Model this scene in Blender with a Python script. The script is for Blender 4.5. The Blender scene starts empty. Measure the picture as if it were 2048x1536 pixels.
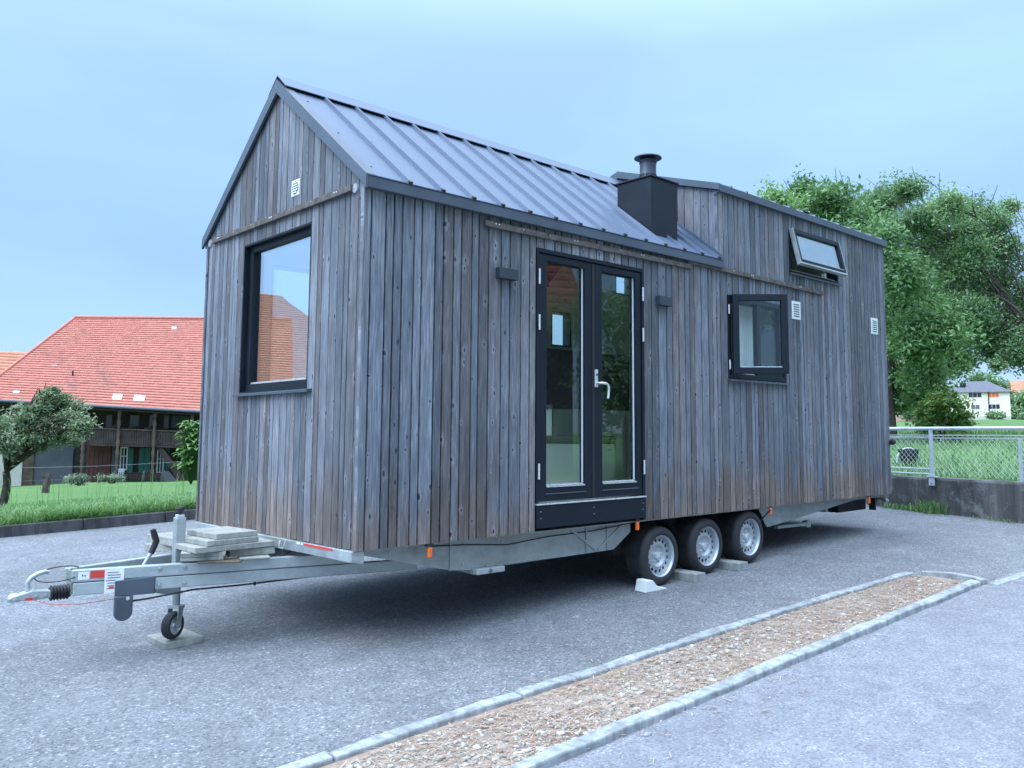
import bpy, bmesh, math, random
import numpy as np
from mathutils import Vector, Matrix

SC = bpy.context.scene
COL = SC.collection
RNG = random.Random(7)
NP = np.random.default_rng(11)

# ------------------------------------------------------------------ camera
# Axes: x runs along the long side of the tiny house (away to the right), y runs
# along its front gable, z is up with 0 at the lower edge of the cladding.
F_PX = 1708.68
CAM = np.array([-2.8268, -4.7135, 0.7265])
YAW, PITCH, ROLL = 0.7991, 0.0967, 0.0012
PX, PY = 1125.43, 700.0
_f = np.array([math.cos(YAW)*math.cos(PITCH), math.sin(YAW)*math.cos(PITCH), math.sin(PITCH)])
_r = np.array([math.sin(YAW), -math.cos(YAW), 0.0])
_u = np.cross(_r, _f)
R_ = math.cos(ROLL)*_r + math.sin(ROLL)*_u
U_ = -math.sin(ROLL)*_r + math.cos(ROLL)*_u

cd = bpy.data.cameras.new("camera")
cam = bpy.data.objects.new("camera", cd)
COL.objects.link(cam)
cam.matrix_world = Matrix(((R_[0], U_[0], -_f[0], CAM[0]), (R_[1], U_[1], -_f[1], CAM[1]),
                           (R_[2], U_[2], -_f[2], CAM[2]), (0, 0, 0, 1)))
cd.sensor_fit = 'HORIZONTAL'; cd.sensor_width = 36.0
cd.lens = F_PX/2048*36
cd.shift_x = -(PX-1024)/2048
cd.shift_y = -(768-PY)/2048
cd.clip_start = 0.05; cd.clip_end = 3000
SC.camera = cam

# ------------------------------------------------------------------ light
SUN_ELEV, SUN_AZ = math.radians(46), math.radians(168)     # az measured from +x towards +y
SC.view_settings.view_transform = 'Standard'
SC.view_settings.look = 'None'
SC.view_settings.exposure = 0.10
SC.view_settings.gamma = 1.0

world = bpy.data.worlds.new("World"); SC.world = world
world.use_nodes = True
wn, wl = world.node_tree.nodes, world.node_tree.links
wn.clear()
def W_(t, **kw):
    n = wn.new(t)
    for k, v in kw.items(): setattr(n, k, v)
    return n
wout = W_('ShaderNodeOutputWorld'); wbg = W_('ShaderNodeBackground'); wbg.inputs['Strength'].default_value = 0.1
sky = W_('ShaderNodeTexSky', sky_type='NISHITA'); sky.sun_disc = False
sky.sun_elevation = SUN_ELEV; sky.sun_rotation = math.pi/2 - SUN_AZ
sky.altitude = 500; sky.air_density = 1.2; sky.dust_density = 2.0; sky.ozone_density = 2.0
tc = W_('ShaderNodeTexCoord'); sep = W_('ShaderNodeSeparateXYZ')
wl.new(tc.outputs['Generated'], sep.inputs[0])
# overcast layer: grey blue low in the sky, much brighter and whiter overhead
ramp = W_('ShaderNodeValToRGB'); wl.new(sep.outputs['Z'], ramp.inputs[0])
cr = ramp.color_ramp
cr.elements[0].position = 0.0; cr.elements[0].color = (0.52, 0.72, 0.98, 1)
cr.elements[1].position = 1.0; cr.elements[1].color = (0.65, 0.80, 1.0, 1)
for p, c in ((0.10, (0.380, 0.620, 1.0, 1)), (0.22, (0.36, 0.61, 1.0, 1)), (0.40, (0.43, 0.68, 1.0, 1)), (0.60, (0.54, 0.74, 1.0, 1)), (0.78, (0.61, 0.78, 1.0, 1))):
    e = cr.elements.new(p); e.color = c
mapr = W_('ShaderNodeMapRange'); mapr.inputs[1].default_value = 0.42; mapr.inputs[2].default_value = 0.95
mapr.inputs[3].default_value = 11.6; mapr.inputs[4].default_value = 44.0
wl.new(sep.outputs['Z'], mapr.inputs[0])
nz = W_('ShaderNodeTexNoise'); nz.inputs['Scale'].default_value = 1.6; nz.inputs['Detail'].default_value = 5; nz.inputs['Roughness'].default_value = 0.5
mp = W_('ShaderNodeMapping'); mp.inputs['Scale'].default_value = (1, 1, 3.2); mp.inputs['Location'].default_value = (0.3, 0.1, 0.2)
wl.new(tc.outputs['Generated'], mp.inputs['Vector']); wl.new(mp.outputs[0], nz.inputs['Vector'])
cm = W_('ShaderNodeMapRange'); cm.inputs[1].default_value = 0.35; cm.inputs[2].default_value = 0.65
cm.inputs[3].default_value = 0.93; cm.inputs[4].default_value = 1.10
wl.new(nz.outputs['Fac'], cm.inputs[0])
mul = W_('ShaderNodeMath', operation='MULTIPLY'); wl.new(mapr.outputs[0], mul.inputs[0]); wl.new(cm.outputs[0], mul.inputs[1])
# the veil is brighter on the side the sun stands behind it
sdv = W_('ShaderNodeVectorMath', operation='DOT_PRODUCT'); wl.new(tc.outputs['Generated'], sdv.inputs[0])
sdv.inputs[1].default_value = (math.cos(SUN_ELEV)*math.cos(SUN_AZ), math.cos(SUN_ELEV)*math.sin(SUN_AZ), math.sin(SUN_ELEV))
smr = W_('ShaderNodeMapRange'); smr.inputs[1].default_value = 0.38; smr.inputs[2].default_value = 1.0; smr.inputs[3].default_value = 1.0; smr.inputs[4].default_value = 2.1
wl.new(sdv.outputs['Value'], smr.inputs[0])
mul2 = W_('ShaderNodeMath', operation='MULTIPLY'); wl.new(mul.outputs[0], mul2.inputs[0]); wl.new(smr.outputs[0], mul2.inputs[1])
cl = W_('ShaderNodeVectorMath', operation='SCALE'); wl.new(ramp.outputs[0], cl.inputs[0]); wl.new(mul2.outputs[0], cl.inputs['Scale'])
mx = W_('ShaderNodeMix', data_type='RGBA'); mx.inputs[0].default_value = 0.88
wl.new(sky.outputs[0], mx.inputs[6]); wl.new(cl.outputs[0], mx.inputs[7])
wl.new(mx.outputs[2], wbg.inputs['Color']); wl.new(wbg.outputs[0], wout.inputs['Surface'])

sl = bpy.data.lights.new("sun", 'SUN'); sl.energy = 1.5; sl.angle = math.radians(38); sl.color = (1.0, 0.97, 0.95)
sun = bpy.data.objects.new("sun", sl); COL.objects.link(sun)
sd = Vector((math.cos(SUN_ELEV)*math.cos(SUN_AZ), math.cos(SUN_ELEV)*math.sin(SUN_AZ), math.sin(SUN_ELEV)))
sun.rotation_euler = sd.to_track_quat('Z', 'Y').to_euler()

# ------------------------------------------------------------------ helpers
def at(px, py, dist):
    """a surveyed point: the direction of a landmark and its ground distance"""
    d = _f + (px-PX)/F_PX*R_ - (py-PY)/F_PX*U_
    d = d/math.hypot(d[0], d[1])
    return CAM + d*dist
def az_at(deg, dist, z):
    return np.array([CAM[0]+dist*math.cos(math.radians(deg)), CAM[1]+dist*math.sin(math.radians(deg)), z])
def GZ(x, y): return -0.674 + 0.034*x + 0.015*y

ORIG = {}
def tag(o, label=None, cat=None, group=None, kind=None):
    if label: o['label'] = label
    if cat: o['category'] = cat
    if group: o['group'] = group
    if kind: o['kind'] = kind
    return o
def empty(name, loc):
    o = bpy.data.objects.new(name, None); COL.objects.link(o)
    o.location = loc; o.empty_display_size = 0.2
    ORIG[o] = Vector(loc); return o

class MB:
    def __init__(s): s.v = []; s.f = []; s.m = []; s.col = None; s.uv = None; s.c = None
    def add(s, vs, fs, mi=0):
        b = len(s.v); s.v.extend([tuple(map(float, p)) for p in vs])
        for f in fs: s.f.append(tuple(b+i for i in f)); s.m.append(mi)
        return s
    def box(s, x0, x1, y0, y1, z0, z1, mi=0):
        vs = [(x, y, z) for z in (z0, z1) for y in (y0, y1) for x in (x0, x1)]
        return s.add(vs, [(0, 2, 3, 1), (4, 5, 7, 6), (0, 1, 5, 4), (2, 6, 7, 3), (0, 4, 6, 2), (1, 3, 7, 5)], mi)
    def obox(s, c, ax, ay, az, mi=0):
        """box of centre c with half-axis vectors"""
        c, ax, ay, az = map(Vector, (c, ax, ay, az))
        vs = [c+i*ax+j*ay+k*az for k in (-1, 1) for j in (-1, 1) for i in (-1, 1)]
        return s.add(vs, [(0, 2, 3, 1), (4, 5, 7, 6), (0, 1, 5, 4), (2, 6, 7, 3), (0, 4, 6, 2), (1, 3, 7, 5)], mi)
    def bar(s, a, b, w, h, mi=0, up=(0, 0, 1)):
        a, b = Vector(a), Vector(b); d = (b-a); L = d.length; d.normalize()
        side = d.cross(Vector(up))
        if side.length < 1e-4: side = d.cross(Vector((1, 0, 0)))
        side.normalize(); upv = side.cross(d)
        return s.obox((a+b)/2, d*L/2, side*w/2, upv*h/2, mi)
    def tube(s, pts, r, n=8, mi=0, cap=True):
        pts = [Vector(p) for p in pts]; k = len(pts)
        rs = r if isinstance(r, (list, tuple)) else [r]*k
        base = len(s.v); ref = None
        for i, p in enumerate(pts):
            d = (pts[min(i+1, k-1)]-pts[max(i-1, 0)]).normalized()
            if ref is None:
                ref = Vector((0, 0, 1)) if abs(d.z) < 0.9 else Vector((1, 0, 0))
            a = (ref - d*ref.dot(d)).normalized(); b = d.cross(a); ref = a
            for j in range(n):
                t = 2*math.pi*j/n
                s.v.append(tuple(p + (a*math.cos(t)+b*math.sin(t))*rs[i]))
        for i in range(k-1):
            for j in range(n):
                s.f.append((base+i*n+j, base+i*n+(j+1) % n, base+(i+1)*n+(j+1) % n, base+(i+1)*n+j)); s.m.append(mi)
        if cap:
            s.f.append(tuple(base+j for j in reversed(range(n)))); s.m.append(mi)
            s.f.append(tuple(base+(k-1)*n+j for j in range(n))); s.m.append(mi)
        return s
    def lathe(s, prof, c, axis=(0, 0, 1), n=24, mi=0, close=False):
        """prof: list of (radius, offset along axis)"""
        c = Vector(c); d = Vector(axis).normalized()
        ref = Vector((0, 0, 1)) if abs(d.z) < 0.9 else Vector((1, 0, 0))
        a = (ref-d*ref.dot(d)).normalized(); b = d.cross(a); base = len(s.v); k = len(prof)
        for (r, o) in prof:
            for j in range(n):
                t = 2*math.pi*j/n
                s.v.append(tuple(c+d*o+(a*math.cos(t)+b*math.sin(t))*max(r, 1e-5)))
        rng = k if close else k-1
        for i in range(rng):
            i2 = (i+1) % k
            for j in range(n):
                s.f.append((base+i*n+j, base+i*n+(j+1) % n, base+i2*n+(j+1) % n, base+i2*n+j)); s.m.append(mi)
        return s
    def prism(s, poly, vec, mi=0):
        """closed polygon (3D points) extruded by vec"""
        poly = [Vector(p) for p in poly]; v = Vector(vec); n = len(poly)
        vs = poly+[p+v for p in poly]
        fs = [tuple(reversed(range(n))), tuple(range(n, 2*n))]+[(i, (i+1) % n, (i+1) % n+n, i+n) for i in range(n)]
        return s.add(vs, fs, mi)
    def quad(s, a, b, c, d, mi=0): return s.add([a, b, c, d], [(0, 1, 2, 3)], mi)
    def build(s, name, mats, parent=None, loc=None, bevel=0, smooth=False, seg=2, fixn=True):
        me = bpy.data.meshes.new(name)
        if loc is None:
            loc = ORIG[parent] if parent is not None else Vector(s.v[0])
        loc = Vector(loc)
        arr = np.array(s.v, dtype=float)-np.array(loc)
        me.from_pydata(arr.tolist(), [], s.f)
        if not isinstance(mats, (list, tuple)): mats = [mats]
        for m in mats: me.materials.append(m)
        me.polygons.foreach_set('material_index', s.m)
        if s.uv is not None:
            ul = me.uv_layers.new(name='uv')
            uv = np.array([s.uv[vi] for p in s.f for vi in p], dtype=np.float32)
            ul.data.foreach_set('uv', uv.ravel())
        if s.c is not None:
            ca = me.color_attributes.new(name='rnd', type='FLOAT_COLOR', domain='POINT')
            ca.data.foreach_set('color', np.array(s.c, dtype=np.float32).ravel())
        if fixn:
            bm = bmesh.new(); bm.from_mesh(me); bmesh.ops.recalc_face_normals(bm, faces=bm.faces); bm.to_mesh(me); bm.free()
        if smooth:
            me.polygons.foreach_set('use_smooth', [True]*len(me.polygons))
        me.update()
        o = bpy.data.objects.new(name, me); COL.objects.link(o)
        if parent is not None:
            o.parent = parent; o.location = loc-ORIG[parent]
        else: o.location = loc
        ORIG[o] = loc
        if bevel:
            b = o.modifiers.new('bevel', 'BEVEL'); b.width = bevel; b.segments = seg; b.limit_method = 'ANGLE'; b.angle_limit = math.radians(40)
        if smooth:
            e = o.modifiers.new('edges', 'EDGE_SPLIT'); e.split_angle = math.radians(40)
        return o

def np_mesh(name, verts, faces, mats, loc=(0, 0, 0), parent=None, col=None, smooth=False):
    """big meshes from arrays; faces is an (n,k) array"""
    loc = Vector(loc)
    me = bpy.data.meshes.new(name)
    v = np.asarray(verts, dtype=np.float32)-np.array(loc, dtype=np.float32); f = np.asarray(faces, dtype=np.int32)
    n, k = f.shape
    me.vertices.add(len(v)); me.vertices.foreach_set('co', v.ravel())
    me.loops.add(n*k); me.loops.foreach_set('vertex_index', f.ravel())
    me.polygons.add(n); me.polygons.foreach_set('loop_start', np.arange(n, dtype=np.int32)*k)
    me.polygons.foreach_set('loop_total', np.full(n, k, dtype=np.int32))
    if smooth: me.polygons.foreach_set('use_smooth', np.ones(n, dtype=bool))
    for m in (mats if isinstance(mats, (list, tuple)) else [mats]): me.materials.append(m)
    if col is not None:
        ca = me.color_attributes.new(name='rnd', type='FLOAT_COLOR', domain='POINT')
        ca.data.foreach_set('color', np.asarray(col, dtype=np.float32).ravel())
    me.update(calc_edges=True); me.validate()
    o = bpy.data.objects.new(name, me); COL.objects.link(o)
    if parent is not None:
        o.parent = parent; o.location = loc-ORIG[parent]
    else: o.location = loc
    ORIG[o] = loc
    return o

# ------------------------------------------------------------------ materials
class NT:
    def __init__(s, name):
        s.m = bpy.data.materials.new(name); s.m.use_nodes = True
        s.n, s.l = s.m.node_tree.nodes, s.m.node_tree.links
        s.n.clear(); s.out = s.n.new('ShaderNodeOutputMaterial')
    def node(s, t, ins=None, **kw):
        n = s.n.new(t)
        for k, v in kw.items(): setattr(n, k, v)
        for k, v in (ins or {}).items(): s.set(n.inputs[k], v)
        return n
    def set(s, sock, v):
        if hasattr(v, 'is_linked') or isinstance(v, bpy.types.NodeSocket): s.l.new(v, sock)
        else: sock.default_value = v
    def math(s, op, a, b=0.0, c=None, clamp=False):
        n = s.n.new('ShaderNodeMath'); n.operation = op; n.use_clamp = clamp
        s.set(n.inputs[0], a); s.set(n.inputs[1], b)
        if c is not None: s.set(n.inputs[2], c)
        return n.outputs[0]
    def mix(s, f, a, b, mode='MIX'):
        n = s.n.new('ShaderNodeMix'); n.data_type = 'RGBA'; n.blend_type = mode
        s.set(n.inputs[0], f); s.set(n.inputs[6], c4(a)); s.set(n.inputs[7], c4(b)); return n.outputs[2]
    def ramp(s, f, stops, interp='LINEAR'):
        n = s.n.new('ShaderNodeValToRGB'); s.set(n.inputs[0], f); cr = n.color_ramp; cr.interpolation = interp
        while len(cr.elements) < len(stops): cr.elements.new(0.5)
        for e, (p, c) in zip(cr.elements, stops): e.position = p; e.color = c4(c) if not isinstance(c, (int, float)) else (c, c, c, 1)
        return n.outputs[0]
    def rng(s, v, a, b, c=0.0, d=1.0):
        n = s.n.new('ShaderNodeMapRange'); s.set(n.inputs[0], v)
        for i, q in enumerate((a, b, c, d)): s.set(n.inputs[i+1], q)
        return n.outputs[0]
    def coord(s, which='Object'): return s.node('ShaderNodeTexCoord').outputs[which]
    def map(s, v, scale=(1, 1, 1), loc=(0, 0, 0), rot=(0, 0, 0)):
        return s.node('ShaderNodeMapping', {'Vector': v, 'Scale': scale, 'Location': loc, 'Rotation': rot}).outputs[0]
    def noise(s, v, scale, detail=3, rough=0.5, out='Fac', dist=0.0):
        return s.node('ShaderNodeTexNoise', {'Vector': v, 'Scale': scale, 'Detail': detail, 'Roughness': rough, 'Distortion': dist}).outputs[out]
    def voro(s, v, scale, feature='F1', out='Distance', rand=1.0):
        return s.node('ShaderNodeTexVoronoi', {'Vector': v, 'Scale': scale, 'Randomness': rand}, feature=feature).outputs[out]
    def bump(s, h, strength=0.4, dist=0.01):
        return s.node('ShaderNodeBump', {'Height': h, 'Strength': strength, 'Distance': dist}).outputs[0]
    def pbr(s, col, rough=0.6, metal=0.0, normal=None, spec=0.5, **kw):
        b = s.node('ShaderNodeBsdfPrincipled')
        s.set(b.inputs['Base Color'], c4(col)); s.set(b.inputs['Roughness'], rough); s.set(b.inputs['Metallic'], metal)
        s.set(b.inputs['Specular IOR Level'], spec)
        if normal is not None: s.l.new(normal, b.inputs['Normal'])
        for k, v in kw.items(): s.set(b.inputs[k.replace('_', ' ')], v)
        s.l.new(b.outputs[0], s.out.inputs[0]); return s.m
def c4(c):
    return (c[0], c[1], c[2], 1.0) if isinstance(c, (tuple, list)) and len(c) == 3 else c

def plain(name, col, rough=0.6, metal=0.0, var=0.15, scale=12.0, bump=0.0, spec=0.5):
    t = NT(name); co = t.coord()
    n = t.noise(co, scale, 5, 0.6)
    dark = tuple(x*(1-var) for x in col); lite = tuple(min(1, x*(1+var)) for x in col)
    c = t.mix(t.rng(n, 0.3, 0.7), dark, lite)
    r = t.rng(n, 0.3, 0.7, max(0, rough-0.08), min(1, rough+0.08))
    nm = t.bump(t.noise(co, scale*6, 4), bump, 0.003) if bump else None
    return t.pbr(c, r, metal, nm, spec)

def mat_wood():
    t = NT('weathered_cladding')
    uv = t.node('ShaderNodeUVMap', uv_map='uv').outputs[0]
    at_ = t.node('ShaderNodeAttribute', attribute_name='rnd').outputs['Color']
    sx = t.node('ShaderNodeSeparateColor', {0: at_}); r1, r2, r3 = sx.outputs[0], sx.outputs[1], sx.outputs[2]
    s2 = t.node('ShaderNodeSeparateXYZ', {0: uv}); u, v = s2.outputs[0], s2.outputs[1]
    vo = t.math('MULTIPLY_ADD', r1, 37.0, v)
    def vec(su, sv, k): return t.node('ShaderNodeCombineXYZ', {0: t.math('MULTIPLY', u, su), 1: t.math('MULTIPLY', vo, sv), 2: t.math('MULTIPLY', r2, k)}).outputs[0]
    # knots
    kv = vec(11.0, 4.6, 0.0)
    vn = t.node('ShaderNodeTexVoronoi', {'Vector': kv, 'Scale': 1.0, 'Randomness': 0.9}, voronoi_dimensions='2D')
    df = t.node('ShaderNodeVectorMath', {0: kv, 1: vn.outputs['Position']}, operation='SUBTRACT').outputs[0]
    d3 = t.node('ShaderNodeSeparateXYZ', {0: df})
    du = t.math('DIVIDE', d3.outputs[0], 11.0); dv = t.math('DIVIDE', d3.outputs[1], 4.6*1.9)
    dist = t.math('SQRT', t.math('ADD', t.math('MULTIPLY', du, du), t.math('MULTIPLY', dv, dv)))
    kr = t.node('ShaderNodeSeparateColor', {0: vn.outputs['Color']}).outputs[0]
    has = t.math('GREATER_THAN', kr, 0.55)
    krad = t.rng(kr, 0.55, 1.0, 0.003, 0.011)
    kn_ = t.noise(t.map(uv, (60, 28, 1)), 1.0, 3, 0.6)
    dist = t.math('MULTIPLY', dist, t.rng(kn_, 0.3, 0.7, 0.6, 1.5))
    knot = t.math('MULTIPLY', t.rng(dist, t.math('MULTIPLY', krad, 0.6), t.math('MULTIPLY', krad, 1.1), 1.0, 0.0), has)
    halo = t.math('MULTIPLY', t.rng(dist, t.math('MULTIPLY', krad, 1.1), t.math('MULTIPLY', krad, 3.2), 1.0, 0.0), has)
    # grain, bent round the knots
    warp = t.math('MULTIPLY', t.math('MULTIPLY', halo, du), 0.8)
    ug = t.math('SUBTRACT', u, warp)
    gv = t.node('ShaderNodeCombineXYZ', {0: t.math('MULTIPLY', ug, 120.0), 1: t.math('MULTIPLY', vo, 5.0), 2: t.math('MULTIPLY', r2, 50.0)}).outputs[0]
    grain = t.noise(gv, 1.0, 5, 0.6, dist=0.4)
    gv2 = t.node('ShaderNodeCombineXYZ', {0: t.math('MULTIPLY', ug, 34.0), 1: t.math('MULTIPLY', vo, 2.6), 2: t.math('MULTIPLY', r3, 50.0)}).outputs[0]
    g2 = t.noise(gv2, 1.0, 4, 0.55, dist=0.6)
    patch = t.noise(vec(9.0, 2.2, 9.0), 1.0, 4, 0.6)
    wide = t.noise(t.map(uv, (0.9, 0.7, 1)), 1.0, 4, 0.55)
    grey = t.ramp(grain, [(0.25, (0.078, 0.088, 0.110)), (0.5, (0.132, 0.146, 0.174)), (0.75, (0.245, 0.265, 0.305))])
    brown = t.ramp(grain, [(0.25, (0.088, 0.068, 0.060)), (0.5, (0.155, 0.120, 0.104)), (0.75, (0.28, 0.225, 0.19))])
    # brown where rain splashes near the lower edge, plus some loose patches
    edge = t.math('ADD', t.math('MULTIPLY', r3, 0.34), t.math('MULTIPLY', patch, 0.45))
    splash = t.rng(t.math('SUBTRACT', v, edge), -0.30, 0.02, 1.0, 0.0)
    pat = t.math('MULTIPLY', t.rng(t.math('ADD', t.math('MULTIPLY', patch, 0.6), t.math('MULTIPLY', wide, 0.5)), 0.60, 0.74), 0.6)
    bm_ = t.math('MAXIMUM', t.math('MULTIPLY', splash, t.rng(wide, 0.3, 0.55, 0.6, 1.0)), pat)
    bm_ = t.math('MAXIMUM', bm_, t.math('MULTIPLY', t.rng(t.math('ADD', r2, t.math('MULTIPLY', patch, 0.6)), 0.80, 1.20), 0.42))
    c = t.mix(bm_, grey, brown)
    tone = t.rng(r1, 0.0, 1.0, 0.64, 1.38)
    tone = t.math('MULTIPLY', tone, t.rng(g2, 0.3, 0.7, 0.78, 1.22))
    tone = t.math('MULTIPLY', tone, t.rng(wide, 0.3, 0.7, 0.70, 1.25))
    c = t.node('ShaderNodeVectorMath', {0: c, 'Scale': tone}, operation='SCALE').outputs[0]
    c = t.mix(t.math('MULTIPLY', halo, t.math('MULTIPLY', r2, 0.32)), c, (0.40, 0.41, 0.44))
    c = t.mix(t.math('MULTIPLY', knot, 0.95), c, (0.018, 0.024, 0.04))
    h = t.math('ADD', t.math('MULTIPLY', grain, 0.6), t.math('MULTIPLY', g2, 0.5))
    return t.pbr(c, 0.72, 0, t.bump(h, 0.5, 0.004), 0.3)

def mat_asphalt(name, lo, mid, hi, cell=95.0, patchy=0.25):
    t = NT(name); co = t.coord()
    vc = t.node('ShaderNodeTexVoronoi', {'Vector': co, 'Scale': cell})
    rc = t.node('ShaderNodeSeparateColor', {0: vc.outputs['Color']}).outputs[0]
    n1 = t.noise(co, cell*0.35, 4, 0.7); big = t.noise(co, 0.7, 5, 0.6); mid_ = t.noise(co, 6.0, 4, 0.6)
    f = t.math('ADD', t.math('MULTIPLY', rc, 0.6), t.math('MULTIPLY', n1, 0.4))
    c = t.ramp(f, [(0.15, lo), (0.50, mid), (0.72, mid), (0.84, hi), (1.0, tuple(min(1, 1.5*x) for x in hi))])
    k = t.math('MULTIPLY', t.rng(big, 0.3, 0.7, 1-patchy, 1+patchy), t.rng(mid_, 0.3, 0.7, 0.88, 1.12))
    c = t.node('ShaderNodeVectorMath', {0: c, 'Scale': k}, operation='SCALE').outputs[0]
    wv = t.noise(t.map(co, (0.35, 1.6, 1)), 1.0, 5, 0.6)                      # faint wheel-worn streaks along the lot
    c = t.mix(t.rng(wv, 0.52, 0.68, 0, 0.22), c, tuple(x*0.55 for x in mid))
    oil = t.noise(t.map(co, (1.1, 1.1, 1), (4.0, 2.0, 0)), 1.0, 3, 0.5)
    c = t.mix(t.rng(oil, 0.66, 0.74, 0, 0.30), c, tuple(x*0.4 for x in mid))
    dust = t.noise(t.map(co, (0.9, 0.9, 1), (1.0, 9.0, 0)), 1.0, 5, 0.7)
    c = t.mix(t.rng(dust, 0.58, 0.72, 0, 0.25), c, tuple(min(1, x*1.7) for x in mid))
    h = t.math('ADD', t.math('MULTIPLY', vc.outputs['Distance'], 0.7), n1)
    return t.pbr(c, 0.85, 0, t.bump(h, 0.55, 0.006), 0.25)

def mat_leaf(name, a, b, c_, trans=0.35):
    t = NT(name); r = t.node('ShaderNodeAttribute', attribute_name='rnd').outputs['Color']
    s = t.node('ShaderNodeSeparateColor', {0: r}).outputs[0]
    c = t.ramp(s, [(0.0, a), (0.55, b), (1.0, c_)])
    d = t.node('ShaderNodeBsdfPrincipled', {'Base Color': c, 'Roughness': 0.45, 'Specular IOR Level': 0.4})
    tr = t.node('ShaderNodeBsdfTranslucent', {'Color': t.mix(0.5, c, (0.15, 0.28, 0.06), 'MIX')})
    m = t.node('ShaderNodeMixShader', {0: trans}); t.l.new(d.outputs[0], m.inputs[1]); t.l.new(tr.outputs[0], m.inputs[2])
    t.l.new(m.outputs[0], t.out.inputs[0]); return t.m

def mat_glass(name, refl, tint, rough=0.0):
    t = NT(name)
    lw = t.node('ShaderNodeLayerWeight', {'Blend': 0.5}).outputs['Facing']
    fac = t.math('ADD', t.math('MULTIPLY', t.math('POWER', lw, 5.0), 0.9), refl, clamp=True)
    wob = t.bump(t.noise(t.coord(), 1.7, 1), 0.02, 0.02)
    g = t.node('ShaderNodeBsdfGlossy', {'Color': (0.95, 0.97, 1, 1), 'Roughness': rough}); t.l.new(wob, g.inputs['Normal'])
    tr = t.node('ShaderNodeBsdfTransparent', {'Color': c4(tint)})
    m = t.node('ShaderNodeMixShader', {0: fac}); t.l.new(tr.outputs[0], m.inputs[1]); t.l.new(g.outputs[0], m.inputs[2])
    t.l.new(m.outputs[0], t.out.inputs[0]); return t.m

def mat_concrete(name, base, stain, scale=3.0, amt=0.8):
    t = NT(name); co = t.coord()
    n = t.noise(co, scale, 6, 0.65); st = t.noise(t.map(co, (3, 3, 0.5)), scale, 5, 0.65); sp = t.noise(co, 60, 3, 0.7)
    c = t.mix(t.rng(n, 0.3, 0.7), tuple(x*0.75 for x in base), tuple(x*1.2 for x in base))
    c = t.mix(t.math('MULTIPLY', t.rng(st, 0.45, 0.62), amt), c, stain)
    c = t.mix(t.rng(sp, 0.4, 0.75, 0, 0.5), c, tuple(x*0.55 for x in base))
    return t.pbr(c, 0.9, 0, t.bump(t.math('ADD', n, sp), 0.4, 0.006), 0.2)

def mat_grass_ground():
    t = NT('grass_ground'); co = t.coord()
    n = t.noise(co, 0.12, 5, 0.6); f = t.noise(co, 9.0, 5, 0.7)
    c = t.mix(t.rng(n, 0.35, 0.65), (0.085, 0.165, 0.055), (0.130, 0.225, 0.080))
    dry = t.noise(co, 0.45, 5, 0.65)
    c = t.mix(t.rng(dry, 0.5, 0.66, 0, 0.55), c, (0.20, 0.25, 0.08))
    c = t.mix(t.rng(f, 0.3, 0.7, 0.0, 0.6), c, (0.05, 0.12, 0.03))
    return t.pbr(c, 0.9, 0, t.bump(f, 0.8, 0.05), 0.15)

def mat_steel(name, base=(0.30, 0.33, 0.33), rough=0.5, metal=0.55, blot=0.35):
    t = NT(name); co = t.coord()
    v = t.node('ShaderNodeTexVoronoi', {'Vector': co, 'Scale': 28.0}).outputs['Color']
    r = t.node('ShaderNodeSeparateColor', {0: v}).outputs[0]
    n = t.noise(co, 4.0, 6, 0.65); st = t.noise(t.map(co, (1, 1, 4)), 6.0, 5, 0.7)
    c = t.mix(t.rng(n, 0.3, 0.7), tuple(x*(1-blot) for x in base), tuple(x*(1+blot*0.6) for x in base))
    c = t.mix(t.math('MULTIPLY', r, 0.25), c, tuple(x*1.25 for x in base))
    c = t.mix(t.rng(st, 0.56, 0.72, 0, 0.6), c, (0.24, 0.25, 0.20))
    return t.pbr(c, t.rng(n, 0.3, 0.7, rough-0.1, rough+0.12), metal, t.bump(st, 0.15, 0.003))

def mat_roof_tile(name, base, dark):
    t = NT(name); r = t.node('ShaderNodeAttribute', attribute_name='rnd').outputs['Color']
    s = t.node('ShaderNodeSeparateColor', {0: r}).outputs[0]
    co = t.coord(); n = t.noise(t.map(co, (1.6, 0.28, 0.28)), 0.8, 6, 0.7); f = t.noise(t.map(co, (5, 5, 1.5)), 1.0, 3, 0.6)
    c = t.mix(s, tuple(x*0.91 for x in base), tuple(min(1, x*1.07) for x in base))
    c = t.mix(t.rng(f, 0.4, 0.7, 0, 0.3), c, tuple(x*0.7 for x in base))
    c = t.mix(t.rng(n, 0.56, 0.75, 0, 0.75), c, dark)
    return t.pbr(c, 0.8, 0, t.bump(f, 0.3, 0.02), 0.2)

def mat_metal_roof():
    t = NT('roof_metal'); co = t.coord()
    n = t.noise(t.map(co, (1.5, 0.5, 1)), 1.3, 5, 0.6); f = t.noise(co, 40, 3)
    c = t.mix(t.rng(n, 0.3, 0.7), (0.076, 0.104, 0.160), (0.108, 0.142, 0.21))
    return t.pbr(c, t.rng(n, 0.3, 0.7, 0.36, 0.50), 0.15, t.bump(t.math('ADD', n, t.math('MULTIPLY', f, 0.15)), 0.08, 0.01), 0.35)

def mat_attr(name, stops, rough=0.85, bump=30.0):
    t = NT(name); r = t.node('ShaderNodeAttribute', attribute_name='rnd').outputs['Color']
    s = t.node('ShaderNodeSeparateColor', {0: r}).outputs[0]; n = t.noise(t.coord(), bump, 4, 0.6)
    c = t.ramp(s, stops); c = t.mix(t.rng(n, 0.3, 0.7, 0, 0.35), c, (0.16, 0.14, 0.12))
    return t.pbr(c, rough, 0, t.bump(n, 0.3, 0.003), 0.2)

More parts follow.
